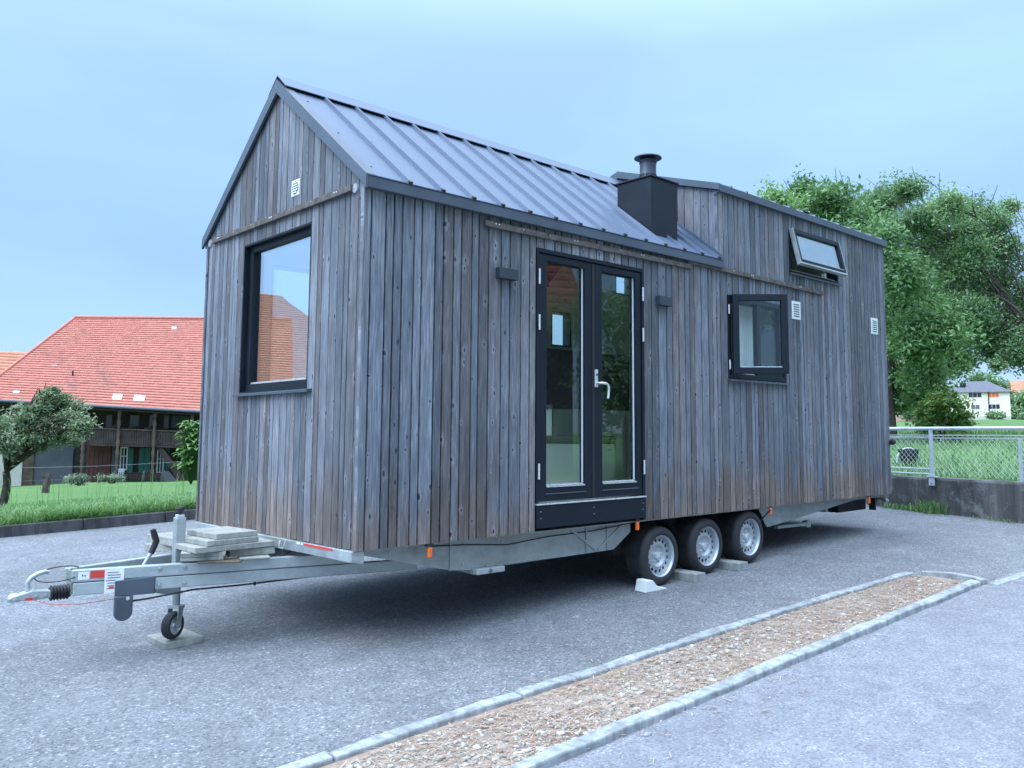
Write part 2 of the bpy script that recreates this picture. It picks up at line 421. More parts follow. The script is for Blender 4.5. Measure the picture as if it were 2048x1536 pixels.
def mat_soil():
    t = NT('bed_soil'); co = t.coord(); n = t.noise(co, 2.2, 6, 0.65); f = t.noise(co, 26, 5, 0.7); g = t.noise(t.map(co, (1, 1, 1), (7, 3, 0)), 1.1, 4, 0.6)
    c = t.mix(t.rng(n, 0.35, 0.65), (0.26, 0.190, 0.150), (0.39, 0.315, 0.265))
    c = t.mix(t.rng(g, 0.52, 0.66, 0, 0.65), c, (0.24, 0.125, 0.088))
    c = t.mix(t.rng(f, 0.42, 0.7, 0, 0.65), c, (0.13, 0.085, 0.06))
    return t.pbr(c, 0.95, 0, t.bump(f, 0.9, 0.012), 0.1)
def mat_wall():
    t = NT('old_wall_concrete'); co = t.coord()
    st = t.noise(t.map(co, (7, 7, 0.9)), 1.0, 5, 0.65); n = t.noise(co, 3.5, 6, 0.7); sp = t.noise(co, 45, 4, 0.7); bl = t.noise(t.map(co, (1.2, 1.2, 3)), 1.6, 5, 0.7)
    c = t.ramp(st, [(0.3, (0.045, 0.045, 0.05)), (0.5, (0.095, 0.092, 0.092)), (0.7, (0.19, 0.185, 0.18))])
    c = t.mix(t.rng(n, 0.52, 0.66, 0, 0.75), c, (0.26, 0.265, 0.26)); c = t.mix(t.rng(bl, 0.55, 0.68, 0, 0.6), c, (0.05, 0.05, 0.055))
    c = t.mix(t.rng(sp, 0.5, 0.75, 0, 0.5), c, (0.05, 0.05, 0.05))
    return t.pbr(c, 0.9, 0, t.bump(t.math('ADD', n, sp), 0.6, 0.01), 0.2)
M = {}
M['wood'] = mat_wood()
M['asphalt'] = mat_asphalt('asphalt_lot', (0.070, 0.074, 0.082), (0.168, 0.174, 0.188), (0.36, 0.37, 0.39), 90.0, 0.16)
M['road'] = mat_asphalt('asphalt_road', (0.120, 0.123, 0.137), (0.208, 0.211, 0.236), (0.345, 0.35, 0.375), 100.0, 0.10)
M['granite'] = mat_concrete('kerb_granite', (0.33, 0.35, 0.365), (0.16, 0.16, 0.155), 5.0, 0.7)
M['edging'] = mat_concrete('edging_concrete', (0.095, 0.09, 0.095), (0.04, 0.038, 0.042), 3.0, 0.8)
M['wallconc'] = mat_wall()
M['slab'] = mat_concrete('cut_slab', (0.36, 0.36, 0.33), (0.22, 0.21, 0.18), 7.0, 0.5)
M['brick'] = mat_concrete('paver_block', (0.33, 0.34, 0.33), (0.17, 0.19, 0.18), 9.0, 0.6)
M['soil'] = mat_soil()
M['gravel'] = mat_attr('gravel_stone', [(0.0, (0.24, 0.20, 0.17)), (0.35, (0.36, 0.315, 0.27)), (0.7, (0.46, 0.43, 0.40)), (1.0, (0.60, 0.59, 0.57))])
M['litter'] = mat_attr('straw_litter', [(0.0, (0.27, 0.17, 0.12)), (0.5, (0.45, 0.34, 0.25)), (1.0, (0.58, 0.49, 0.37))])
M['steel'] = mat_steel('galvanised_steel')
M['steelp'] = mat_steel('galvanised_bright', (0.40, 0.44, 0.45), 0.45, 0.5, 0.28)
M['frame'] = plain('anthracite_frame', (0.005, 0.010, 0.018), 0.55, 0, 0.2, 5.0, 0, 0.28)
M['trim'] = plain('anthracite_flashing', (0.075, 0.094, 0.122), 0.42, 0.2, 0.15, 3.0)
M['lamp'] = plain('lamp_grey', (0.030, 0.040, 0.055), 0.5, 0, 0.1, 6.0)
M['chim'] = plain('black_sheet', (0.009, 0.014, 0.024), 0.42, 0.1, 0.25, 3.0, 0, 0.35)
M['cap'] = plain('flue_steel', (0.035, 0.042, 0.065), 0.38, 0.35, 0.15, 8.0)
M['roof'] = mat_metal_roof()
M['black'] = plain('black_rubber', (0.012, 0.012, 0.014), 0.55, 0, 0.3, 20.0)
M['tyre'] = plain('tyre_rubber', (0.022, 0.023, 0.026), 0.75, 0, 0.3, 25.0, 0.2)
M['rim'] = plain('rim_silver', (0.46, 0.49, 0.52), 0.36, 0.6, 0.06, 10.0)
M['silver'] = plain('satin_alu', (0.70, 0.72, 0.74), 0.3, 0.6, 0.05, 10.0)
M['white'] = plain('white_plastic', (0.74, 0.76, 0.74), 0.5, 0, 0.05, 6.0)
M['cream'] = plain('vent_white', (0.68, 0.70, 0.70), 0.5, 0, 0.05, 6.0)
M['capgrey'] = plain('cap_grey', (0.30, 0.32, 0.36), 0.6, 0, 0.1, 10.0)
M['orange'] = plain('orange_lens', (0.80, 0.14, 0.02), 0.25, 0, 0.1, 30.0)
M['red'] = plain('red_sticker', (0.62, 0.05, 0.04), 0.4, 0, 0.05, 6.0)
M['paper'] = plain('white_sticker', (0.72, 0.74, 0.74), 0.45, 0, 0.03, 6.0)
M['ink'] = plain('print_grey', (0.12, 0.12, 0.14), 0.5, 0, 0.05, 6.0)
M['batten'] = plain('weathered_batten', (0.115, 0.10, 0.095), 0.8, 0, 0.45, 14.0, 0.5, 0.2)
M['membrane'] = plain('dark_membrane', (0.010, 0.010, 0.012), 0.9, 0, 0.1, 4.0)
M['ply'] = plain('interior_ply', (0.70, 0.71, 0.60), 0.7, 0, 0.1, 3.0)
M['floorin'] = plain('interior_floor', (0.50, 0.46, 0.36), 0.6, 0, 0.15, 4.0)
M['cabinet'] = plain('cabinet_front', (0.66, 0.66, 0.57), 0.5, 0, 0.04, 3.0)
M['worktop'] = plain('dark_worktop', (0.03, 0.035, 0.035), 0.3, 0, 0.1, 6.0)
M['cushion'] = plain('olive_cushion', (0.13, 0.15, 0.08), 0.9, 0, 0.15, 20.0)
M['curtain'] = plain('white_curtain', (0.72, 0.74, 0.75), 0.9, 0, 0.05, 6.0)
M['glass_front'] = mat_glass('coated_glass', 0.42, (0.80, 0.86, 0.86))
M['glass'] = mat_glass('door_glass', 0.055, (0.86, 0.94, 0.91))
M['glass_sash'] = mat_glass('sash_glass', 0.03, (0.93, 0.97, 0.96))
M['glass_far'] = mat_glass('clear_glass', 0.03, (0.97, 0.99, 0.99))
M['bark'] = plain('bark', (0.085, 0.070, 0.062), 0.95, 0, 0.45, 10.0, 0.8, 0.1)
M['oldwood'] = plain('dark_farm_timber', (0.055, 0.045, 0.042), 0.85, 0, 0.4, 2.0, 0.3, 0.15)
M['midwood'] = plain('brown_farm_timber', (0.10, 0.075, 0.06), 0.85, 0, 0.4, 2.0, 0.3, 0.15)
M['plaster'] = plain('pale_plaster', (0.48, 0.46, 0.42), 0.9, 0, 0.12, 1.5, 0.2, 0.15)
M['greyplaster'] = plain('grey_plaster', (0.10, 0.105, 0.12), 0.9, 0, 0.15, 1.5, 0.2, 0.15)
M['shutter'] = plain('green_shutter', (0.02, 0.13, 0.10), 0.6, 0, 0.15, 4.0)
M['reddoor'] = plain('red_brown_door', (0.11, 0.035, 0.03), 0.7, 0, 0.3, 3.0)
M['winwhite'] = plain('white_window_paint', (0.7, 0.72, 0.74), 0.5, 0, 0.05, 6.0)
M['darkpane'] = plain('dark_window_pane', (0.02, 0.024, 0.03), 0.1, 0, 0.1, 2.0)
M['tile'] = mat_roof_tile('red_roof_tile', (0.58, 0.215, 0.165), (0.30, 0.15, 0.135))
M['tile2'] = mat_roof_tile('orange_roof_tile', (0.58, 0.25, 0.16), (0.30, 0.13, 0.08))
M['tile3'] = mat_roof_tile('brown_roof_tile', (0.30, 0.085, 0.06), (0.16, 0.06, 0.05))
M['slate'] = mat_roof_tile('slate_roof', (0.16, 0.16, 0.19), (0.11, 0.11, 0.13))
M['creamwall'] = plain('cream_render', (0.78, 0.69, 0.57), 0.9, 0, 0.06, 0.3)
M['pinkwall'] = plain('pink_render', (0.56, 0.36, 0.32), 0.9, 0, 0.08, 0.3)
M['leafA'] = mat_leaf('leaf_fresh', (0.095, 0.19, 0.080), (0.170, 0.315, 0.125), (0.32, 0.48, 0.20))
M['leafB'] = mat_leaf('leaf_dark', (0.100, 0.185, 0.090), (0.185, 0.305, 0.145), (0.32, 0.45, 0.23))
M['leafC'] = mat_leaf('leaf_olive', (0.17, 0.225, 0.13), (0.25, 0.31, 0.185), (0.38, 0.42, 0.28))
M['leafD'] = mat_leaf('leaf_bush', (0.065, 0.140, 0.045), (0.115, 0.21, 0.055), (0.22, 0.28, 0.08))
M['leafG'] = mat_leaf('leaf_greygreen', (0.12, 0.16, 0.12), (0.20, 0.25, 0.19), (0.30, 0.34, 0.27))
M['leafP'] = mat_leaf('leaf_broad', (0.06, 0.14, 0.04), (0.11, 0.22, 0.06), (0.20, 0.33, 0.11))
M['blade'] = mat_leaf('grass_blade', (0.085, 0.19, 0.060), (0.145, 0.29, 0.090), (0.30, 0.40, 0.19), 0.4)
M['grassg'] = mat_grass_ground()
M['path'] = plain('gravel_path', (0.30, 0.29, 0.29), 0.95, 0, 0.2, 3.0, 0.3, 0.1)
M['galvrail'] = mat_steel('rail_steel', (0.58, 0.62, 0.66), 0.45, 0.4, 0.15)
M['tarp'] = plain('blue_tarp', (0.05, 0.25, 0.50), 0.5, 0, 0.1, 2.0)

# ------------------------------------------------------------------ setting: ground
LOT = [(-40, -10.5), (12, -10.5), (8.457, -2.4), (10.803, 7.1), (-40, 10.4)]
def seg_hit(c, ang):
    d = (math.cos(ang), math.sin(ang)); best = None
    for i in range(len(LOT)):
        a, b = LOT[i], LOT[(i+1) % len(LOT)]
        ex, ey = b[0]-a[0], b[1]-a[1]; den = d[0]*ey-d[1]*ex
        if abs(den) < 1e-9: continue
        t = ((a[0]-c[0])*ey-(a[1]-c[1])*ex)/den; s = ((a[0]-c[0])*d[1]-(a[1]-c[1])*d[0])/den
        if t > 0 and -1e-6 <= s <= 1+1e-6 and (best is None or t < best): best = t
    return best
CEN = (3.0, 1.0)
def sstep(a, b, x):
    t = min(1, max(0, (x-a)/(b-a))); return t*t*(3-2*t)
def ground_z(x, y):
    """height of the grass land outside the paved lot"""
    dx, dy = x-CEN[0], y-CEN[1]; r = math.hypot(dx, dy); ang = math.degrees(math.atan2(dy, dx)) % 360
    rb = seg_hit(CEN, math.radians(ang)); s = max(0, r-rb)
    ex, ey = CEN[0]+dx/r*rb, CEN[1]+dy/r*rb
    zl = GZ(min(ex, 8), ey)+0.11 - 0.030*min(s, 11) - 0.047*max(0, min(s, 40)-11) - 0.006*max(0, min(s, 300)-40)
    zr = 0.055 + 0.055*min(s, 10) + 0.0178*max(0, min(s, 700)-10)
    zf = GZ(max(-40, min(12, ex)), ey)-0.02 + 0.0*s
    a = (ang+40) % 360-40      # -40..320
    wr = sstep(-36, -30, a)*(1-sstep(44, 58, a)); wl_ = sstep(44, 58, a)*(1-sstep(172, 190, a)); wf = max(0, 1-wr-wl_)
    return zr*wr+zl*wl_+zf*wf
def build_ground():
    angs = [2*math.pi*i/240 for i in range(240)]
    angs += [math.atan2(p[1]-CEN[1], p[0]-CEN[0]) % (2*math.pi) for p in LOT]
    angs = sorted(set(round(a, 6) for a in angs)); n = len(angs)
    rows = [0.06, 0.10, 0.6, 1.5, 3, 5, 8, 12, 17, 24, 32, 40, 60, 90, 130, 200, 320, 600, 1500]
    v, f = [], []
    for k, s in enumerate(rows):
        for a in angs:
            rb = seg_hit(CEN, a); r = rb+s
            x, y = CEN[0]+math.cos(a)*r, CEN[1]+math.sin(a)*r
            z = ground_z(CEN[0]+math.cos(a)*(rb+max(s, 0.001)), CEN[1]+math.sin(a)*(rb+max(s, 0.001)))
            if s > 1 and s < 200: z += 0.03*math.sin(x*1.3+y*0.7)+0.03*math.sin(y*1.1-x*0.4)
            v.append((x, y, z if k else z-0.25))
    for k in range(len(rows)-1):
        for i in range(n):
            j = (i+1) % n
            f.append((k*n+i, k*n+j, (k+1)*n+j, (k+1)*n+i))
    o = np_mesh('ground', v, f, M['grassg'], smooth=True); tag(o, 'green grass land round the paved lot, meadow to the right and lawn to the left', kind='structure')
build_ground()

def poly_sheet(name, pts, mat, dz, label, nx=1):
    mb = MB(); vs = [(x, y, GZ(x, y)+dz) for x, y in pts]
    mb.add(vs, [tuple(range(len(vs)))])
    o = mb.build(name, mat, fixn=False); tag(o, label, kind='structure'); return o
poly_sheet('parking_lot', [(-40, -1.98), (8.56, -1.98), (10.85, 7.3), (10.8, 7.12), (-40, 10.42)][:3]+[(-40, 10.40)], M['asphalt'], 0.0, 'rough grey asphalt lot the tiny house is parked on')
poly_sheet('road', [(-40, -10.6), (12.1, -10.6), (8.45, -1.93), (-40, -1.93)], M['road'], 0.004, 'smoother pale asphalt road in the right foreground')
poly_sheet('planting_bed', [(-9, -1.90), (4.80, -1.90), (4.86, -1.46), (4.70, -1.22), (-9, -1.22)], M['soil'], 0.008, 'narrow bed of bare brown soil between the two kerbs')

# kerb stones: one thing each
def kerb_stone(x0, x1, ya, yb, h, label, group, skew=0.0, name='kerb_stone', mat=None, zb=-0.08):
    n = 5; mb = MB(); R = RNG
    for i in range(n+1):
        x = x0+(x1-x0)*i/n
        for (y, z) in ((ya, zb), (yb, zb), (yb, h), (ya, h)):
            j = 0.0065
            yy = y+skew*(x-x0)/(x1-x0)
            mb.v.append((x, yy+R.uniform(-j, j), GZ(x, yy)+z+(R.uniform(-j, j) if z > 0 else 0)))
    for i in range(n):
        b = i*4
        for k in range(4): mb.f.append((b+k, b+(k+1) % 4, b+4+(k+1) % 4, b+4+k)); mb.m.append(0)
    mb.f.append((3, 2, 1, 0)); mb.m.append(0); b = n*4; mb.f.append((b, b+1, b+2, b+3)); mb.m.append(0)
    o = mb.build(name, mat or M['granite'], loc=((x0+x1)/2, (ya+yb)/2, GZ(x0, ya)), bevel=0.010)
    tag(o, label, 'kerb stone', group); return o
ORD = ['first', 'second', 'third', 'fourth', 'fifth', 'sixth', 'seventh', 'eighth', 'ninth']
xs = [4.80, 3.72, 2.48, 1.39, 0.285, -0.815, -1.92, -3.02]
ysk = [-1.27, -1.215, -1.175, -1.155, -1.145, -1.14, -1.15, -1.15]
for i in range(len(xs)-1):
    kerb_stone(xs[i+1]+0.006, xs[i]-0.006, ysk[i+1]-0.078, ysk[i+1], 0.034, f'granite kerb stone on the tiny house side of the bed, {ORD[i]} from far end',
               'kerb stones round the gravel bed', skew=ysk[i]-ysk[i+1])
xs = [4.78, 4.02, 2.95, 1.86, 0.755, -0.35, -1.45, -2.55]
for i in range(len(xs)-1):
    kerb_stone(xs[i+1]+0.006, xs[i]-0.006, -1.93+0.0*i, -1.84, 0.04, f'granite kerb stone on the road side of the bed, {ORD[i]} from far end',
               'kerb stones round the gravel bed')
mb = MB()
pp = [(4.83, -1.40), (4.90, -1.52), (4.93, -1.66), (4.90, -1.80), (4.82, -1.93)]
for i in range(4):
    a, b = pp[i], pp[i+1]
    mb.bar((a[0], a[1], GZ(*a)-0.01), (b[0], b[1], GZ(*b)-0.01), 0.07, 0.11)
tag(mb.build('kerb_stone', M['granite'], bevel=0.008), 'curved thin kerb stone closing the far end of the gravel bed', 'kerb stone', 'kerb stones round the gravel bed')
for i, (a, b) in enumerate([((4.86, -1.98), (5.28, -2.03)), ((5.30, -2.0), (5.78, -2.09)), ((5.80, -2.06), (6.4, -2.16))]):
    mb = MB(); mb.bar((a[0], a[1], GZ(*a)-0.005), (b[0], b[1], GZ(*b)-0.005), 0.10, 0.035)
    tag(mb.build('kerb_stone', M['granite'], bevel=0.008), f'worn flush kerb stone along the road past the bed, {ORD[i]} beyond its corner', 'kerb stone', 'flush kerb stones along the road edge')

# left lawn edging, one metre pieces
for i in range(9):
    x0 = -4.42+i*1.0; y0 = 7.80-0.065*x0; y1 = 7.80-0.065*(x0+1)
    mb = MB(); z0, z1 = GZ(x0, y0), GZ(x0+1, y1)
    mb.bar((x0+0.005, y0, z0+0.035), (x0+0.995, y1, z1+0.035), 0.09, 0.21)
    tag(mb.build('edging_stone', M['edging'], bevel=0.012), f'dark stained edging stone along the lawn, {ORD[i]} counted from the left', 'edging stone', 'edging stones along the lawn')

# gravel and dry litter in the bed
def blob_stones(n, xr, yr, smin, smax, zoff, seed, clump=None):
    rg = np.random.default_rng(seed)
    bm = bmesh.new(); bmesh.ops.create_icosphere(bm, subdivisions=1, radius=1.0)
    bm.verts.ensure_lookup_table()
    bv = np.array([v.co[:] for v in bm.verts]); bf = np.array([[v.index for v in f.verts] for f in bm.faces]); bm.free()
    nv = len(bv)
    x = rg.uniform(*xr, n); y = rg.uniform(*yr, n)
    if clump is not None:
        keep = rg.random(n) < clump(x, y); x, y = x[keep], y[keep]; n = len(x)
    s = smin+(smax-smin)*rg.random(n)**2.2
    sc = s[:, None, None]*rg.uniform(0.5, 1.4, (n, 1, 3))*np.array([1, 1, 0.42])
    pts = bv[None]*sc*(1+rg.uniform(-0.38, 0.30, (n, nv, 1)))
    t = rg.uniform(0, 6.28, n); ct, st = np.cos(t)[:, None], np.sin(t)[:, None]
    X = pts[:, :, 0]*ct-pts[:, :, 1]*st+x[:, None]; Y = pts[:, :, 0]*st+pts[:, :, 1]*ct+y[:, None]
    Z = pts[:, :, 2]+(GZ(x, y)+zoff+s*0.22)[:, None]
    V = np.stack([X, Y, Z], -1).reshape(-1, 3)
    Fa = (bf[None]+(np.arange(n)*nv)[:, None, None]).reshape(-1, 3)
    c = np.repeat(rg.random(n), nv); col = np.stack([c, c, c, np.ones_like(c)], -1)
    return V, Fa, col
def gravel_density(x, y):
    d = 0.55+0.45*np.sin(x*2.1+1.0)*np.cos(y*7.0)
    return np.clip(d*np.clip(1.05-0.20*(x+0.5), 0.25, 1.0), 0.12, 1)
V, Fa, C_ = blob_stones(6800, (-2.6, 4.75), (-1.83, -1.27), 0.006, 0.024, 0.006, 3, gravel_density)
V2, F2, C2 = blob_stones(16000, (-2.6, 4.80), (-1.84, -1.26), 0.002, 0.007, 0.008, 13)
for k_, (yr_, n_) in enumerate((((-1.15, -0.98), 420), ((-2.08, -1.94), 380))):
    V3, F3, C3 = blob_stones(n_, (-2.0, 4.9), yr_, 0.0015, 0.006, 0.001, 23+k_)
    V2, F2, C2 = np.concatenate([V2, V3]), np.concatenate([F2, F3+len(V2)]), np.concatenate([C2, C3])
V, Fa, C_ = np.concatenate([V, V2]), np.concatenate([Fa, F2+len(V)]), np.concatenate([C_, C2])
tag(np_mesh('gravel', V, Fa, M['gravel'], (0, -1.6, -0.7), col=C_), 'loose pale and tan gravel lying in the soil bed between the kerbs', 'gravel', kind='stuff')
def litter(n, xr, yr, seed, zo, lmin=0.012, lmax=0.065):
    rg = np.random.default_rng(seed)
    x = rg.uniform(*xr, n); y = rg.uniform(*yr, n); t = rg.normal(0.0, 0.9, n); L = rg.uniform(lmin, lmax, n)/2; w = rg.uniform(0.0008, 0.0028, n)
    dx, dy = np.cos(t), np.sin(t); z = GZ(x, y)+zo+rg.uniform(0.0, 0.018, n); dz = rg.uniform(-0.15, 0.15, n)*L
    V = np.stack([np.stack([x-dx*L-dy*w, y-dy*L+dx*w, z-dz], -1), np.stack([x-dx*L+dy*w, y-dy*L-dx*w, z-dz], -1),
                  np.stack([x+dx*L+dy*w, y+dy*L-dx*w, z+dz], -1), np.stack([x+dx*L-dy*w, y+dy*L+dx*w, z+dz], -1)], 1).reshape(-1, 3)
    Fa = np.arange(n*4).reshape(n, 4); c = np.repeat(rg.random(n), 4)
    return V, Fa, np.stack([c, c, c, np.ones_like(c)], -1)
V, Fa, C_ = litter(6500, (-2.4, 4.75), (-1.83, -1.26), 5, 0.012)
Va, Fb, Cb = litter(260, (-1.5, 5.2), (-2.25, -1.84), 6, 0.004); V, Fa, C_ = np.concatenate([V, Va]), np.concatenate([Fa, Fb+len(V)]), np.concatenate([C_, Cb])
Va, Fb, Cb = litter(160, (-1.5, 5.2), (-1.24, -0.9), 7, 0.004); V, Fa, C_ = np.concatenate([V, Va]), np.concatenate([Fa, Fb+len(V)]), np.concatenate([C_, Cb])
tag(np_mesh('dry_litter', V, Fa, M['litter'], (0, -1.6, -0.7), col=C_), 'dry straw and needle litter scattered over the gravel bed', 'litter', kind='stuff')

def loose_stone(x, y, s, label, group=None, flat=0.5, seed=0):
    rg = np.random.default_rng(seed+100)
    bm = bmesh.new(); bmesh.ops.create_icosphere(bm, subdivisions=2, radius=1.0)
    st = rg.uniform(0.7, 1.3, 3)
    for v in bm.verts:
        k = 1+0.12*math.sin(v.co.x*3+seed)+0.1*math.sin(v.co.y*4+seed*2)
        v.co = Vector((v.co.x*s*st[0]*k, v.co.y*s*st[1]*k, v.co.z*s*flat*k))
    me = bpy.data.meshes.new('loose_stone'); bm.to_mesh(me); bm.free(); me.materials.append(M['granite'])
    o = bpy.data.objects.new('loose_stone', me); COL.objects.link(o); o.location = (x, y, GZ(x, y)+s*flat*0.75)
    tag(o, label, 'stone', group)
loose_stone(0.37, -2.0, 0.021, 'pale flat stone lying on the road near the foreground kerb', 'loose stones on the asphalt', 0.4, 1)
loose_stone(2.74, -2.0, 0.03, 'pale flake lying against the road side of the kerb', 'loose stones on the asphalt', 0.25, 2)
loose_stone(2.62, -2.03, 0.022, 'small pale chip beside the flake at the road side of the kerb', 'loose stones on the asphalt', 0.25, 3)
loose_stone(4.05, -0.10, 0.014, 'tiny pale pebble on the asphalt just behind the rear wheel', 'loose stones on the asphalt', 0.5, 4)

# ------------------------------------------------------------------ the tiny house
ROOT = empty('tiny_house', (3.6, 1.25, -0.56))
tag(ROOT, 'tiny house of weathered grey boards with metal gable roof on a three axle trailer', 'tiny house')
LEN, WID, ZE, ZA = 7.29, 2.50, 2.31, 3.31
XD = 3.84            # where the raised rear part begins
SM = (3.37-2.36)/1.30  # slope of the main roof
def make_cuts(a, b, must, wmin, wmax, seed):
    rg = random.Random(seed); ks = sorted(set([a, b]+[m for m in must if a < m < b])); out = [a]
    for p, q in zip(ks[:-1], ks[1:]):
        ws = []; t = 0
        while t < q-p-0.02:
            w = rg.choice((wmin, (wmin+wmax)/2, wmax))*rg.uniform(0.93, 1.07); ws.append(w); t += w
        if not ws: ws = [q-p]
        k = (q-p)/sum(ws); x = p
        for w in ws: x += w*k; out.append(x)
    return out
def boards(mb, O, du, dn, cuts, ztop, zbot, holes=(), gap=0.012, th=0.034, seed=1, jit=0.003, ztopfn=None, zbotfn=None):
    if mb.uv is None: mb.uv = []; mb.c = []
    rg = random.Random(seed); O, du, dn = Vector(O), Vector(du), Vector(dn)
    zt = ztopfn or (lambda u: ztop); zb = zbotfn or (lambda u: zbot)
    for a, b in zip(cuts[:-1], cuts[1:]):
        if b-a < 0.012: continue
        m = (a+b)/2; spans = [[None, None]]
        for (h0, h1, z0, z1) in holes:
            if h0 < m < h1: spans = [[None, z0], [z1, None]]
        a2, b2 = a+gap/2, b-gap/2; off = rg.uniform(0, 0.002); col = (rg.random(), rg.random(), rg.random(), 1)
        jb = rg.uniform(-jit, jit)
        for lo, hi in spans:
            zla, zlb = (zb(a2)+jb, zb(b2)+jb) if lo is None else (lo, lo)
            zha, zhb = (zt(a2), zt(b2)) if hi is None else (hi, hi)
            if max(zha, zhb)-max(zla, zlb) < 0.004 and min(zha, zhb) <= min(zla, zlb)+0.004: continue
            c = 0.0022
            base = len(mb.v)
            for (o_, i_) in ((0.0, 0.0), (th+off-c, 0.0), (th+off, c)):
                for (u, z) in ((a2+i_, zla+i_*0.3), (b2-i_, zlb+i_*0.3), (b2-i_, zhb-i_*0.3), (a2+i_, zha-i_*0.3)):
                    p = O+du*u+dn*o_; mb.v.append((p.x, p.y, z)); mb.uv.append((u, z)); mb.c.append(col)
            for k in range(2):
                for i in range(4):
                    j = (i+1) % 4; mb.f.append((base+k*4+i, base+k*4+j, base+k*4+4+j, base+k*4+4+i)); mb.m.append(0)
            mb.f.append((base+8, base+9, base+10, base+11)); mb.m.append(0)
            mb.f.append((base+3, base+2, base+1, base)); mb.m.append(0)
DOOR = (1.475, 2.720, -1.0, 2.128); WIN = (3.955, 4.98, 1.245, 2.052); DWIN = (5.095, 6.135, 2.415, 2.885)
mb = MB()
Y0 = 0.030
boards(mb, (0, Y0, 0), (1, 0, 0), (0, -1, 0), make_cuts(-0.022, 3.84, [1.475, 2.72], 0.068, 0.112, 4), 2.312, 0.0, [DOOR], seed=21)
boards(mb, (0, Y0, 0), (1, 0, 0), (0, -1, 0), make_cuts(3.84, 5.74, [3.955, 4.98], 0.066, 0.11, 5), 2.278, 0.0, [WIN], seed=22)
boards(mb, (0, Y0, 0), (1, 0, 0), (0, -1, 0), make_cuts(3.84, 5.74, [5.095], 0.066, 0.11, 8), 3.065, 2.281, [(5.095, 6.135, 2.415, 2.885)], seed=23)
boards(mb, (0, Y0, 0), (1, 0, 0), (0, -1, 0), make_cuts(5.74, 7.24, [6.135], 0.06, 0.10, 9), 3.065, 0.0, [DWIN], seed=24)
side = mb.build('side_wall', M['wood'], ROOT)
tag(side, 'long door side of vertical boards with brown splash marks low down')
mb = MB(); FWIN = (0.70, 1.79, 1.022, 2.192)
ztf = lambda y: min(2.335+0.785*(min(y, 2.5-y)+0.0), 9)
boards(mb, (0.030, 0, 0), (0, 1, 0), (-1, 0, 0), make_cuts(0.0, 2.5, [0.70, 1.25, 1.79], 0.062, 0.10, 12), 0, 0.0, [FWIN], gap=0.008, seed=31, ztopfn=ztf)
front = mb.build('front_wall', M['wood'], ROOT); tag(front, 'front gable of vertical boards round the picture window')
# far and rear walls
mb = MB()
boards(mb, (0, 2.478, 0), (1, 0, 0), (0, 1, 0), make_cuts(-0.022, LEN, [0.5, 3.2, 3.88, 4.20, 4.98, 5.30], 0.07, 0.11, 14), 0, 0.0, [(0.5, 3.2, 0.75, 2.2), (3.88, 4.20, 1.72, 2.13), (4.98, 5.30, 2.45, 2.72)], seed=41,
       ztopfn=lambda x: 2.312 if x < XD else 3.065)
mb.build('far_wall', M['wood'], ROOT)
mb = MB()
boards(mb, (LEN-0.022, 0, 0), (0, 1, 0), (1, 0, 0), make_cuts(0.022, 2.478, [1.25], 0.07, 0.11, 15), 0, 0.0, seed=42, ztopfn=lambda y: 3.06+0.31*min(y, 2.5-y))
boards(mb, (0, Y0, 0), (1, 0, 0), (0, -1, 0), [7.243, 7.318], 3.075, 0.0, seed=46, th=0.026)
boards(mb, (LEN-0.0, 0, 0), (0, 1, 0), (1, 0, 0), [-0.004, 0.05], 3.07, 0.005, seed=47, th=0.03)
mb.build('rear_wall', M['wood'], ROOT)
# cheek wall of the raised rear part
mb = MB()
mainz = lambda y: 2.36+SM*(min(y, 2.5-y)+0.05)
boards(mb, (XD+0.022, 0, 0), (0, 1, 0), (-1, 0, 0), make_cuts(0.012, 2.488, [1.25], 0.085, 0.11, 16), 0, 0, gap=0.006, seed=43, ztopfn=lambda y: 3.05+0.31*min(y, 2.5-y), zbotfn=lambda y: mainz(y)+0.05)
boards(mb, (XD+0.0, Y0, 0), (1, 0, 0), (0, -1, 0), [-0.03, 0.02], 3.06, 2.36, seed=45, th=0.03)
mb.build('cheek_wall', M['wood'], ROOT)

# membrane behind the boards, inner lining, floor and ceiling
def wall_panels(mb, O, du, w0, w1, z0, z1, holes, n, th):
    xs_ = sorted(set([w0, w1]+[h for H in holes for h in H[:2] if w0 < h < w1])); zs_ = sorted(set([z0, z1]+[h for H in holes for h in H[2:] if z0 < h < z1]))
    O, du, n = Vector(O), Vector(du), Vector(n)
    for a, b in zip(xs_[:-1], xs_[1:]):
        for c, d in zip(zs_[:-1], zs_[1:]):
            mx_, mz_ = (a+b)/2, (c+d)/2
            if any(H[0] < mx_ < H[1] and H[2] < mz_ < H[3] for H in holes): continue
            p = [O+du*a, O+du*b]
            mb.add([(p[0].x, p[0].y, c), (p[1].x, p[1].y, c), (p[1].x, p[1].y, d), (p[0].x, p[0].y, d)], [(0, 1, 2, 3)])
mb = MB()
hs = [(1.475, 2.72, 0.0, 2.128), WIN]
wall_panels(mb, (0, 0.033, 0), (1, 0, 0), 0.033, XD, 0.02, 2.36, [(1.475, 2.72, -1, 2.128)], (0, -1, 0), 0)
wall_panels(mb, (0, 0.033, 0), (1, 0, 0), XD, LEN-0.03, 0.02, 3.05, [WIN, DWIN], (0, -1, 0), 0)
wall_panels(mb, (0, 2.474, 0), (1, 0, 0), 0.026, XD, 0.02, 2.36, [(0.5, 3.2, 0.75, 2.2)], (0, 1, 0), 0)
wall_panels(mb, (0, 2.474, 0), (1, 0, 0), XD, LEN-0.03, 0.02, 3.05, [(3.88, 4.20, 1.72, 2.13), (4.98, 5.30, 2.45, 2.72)], (0, 1, 0), 0)
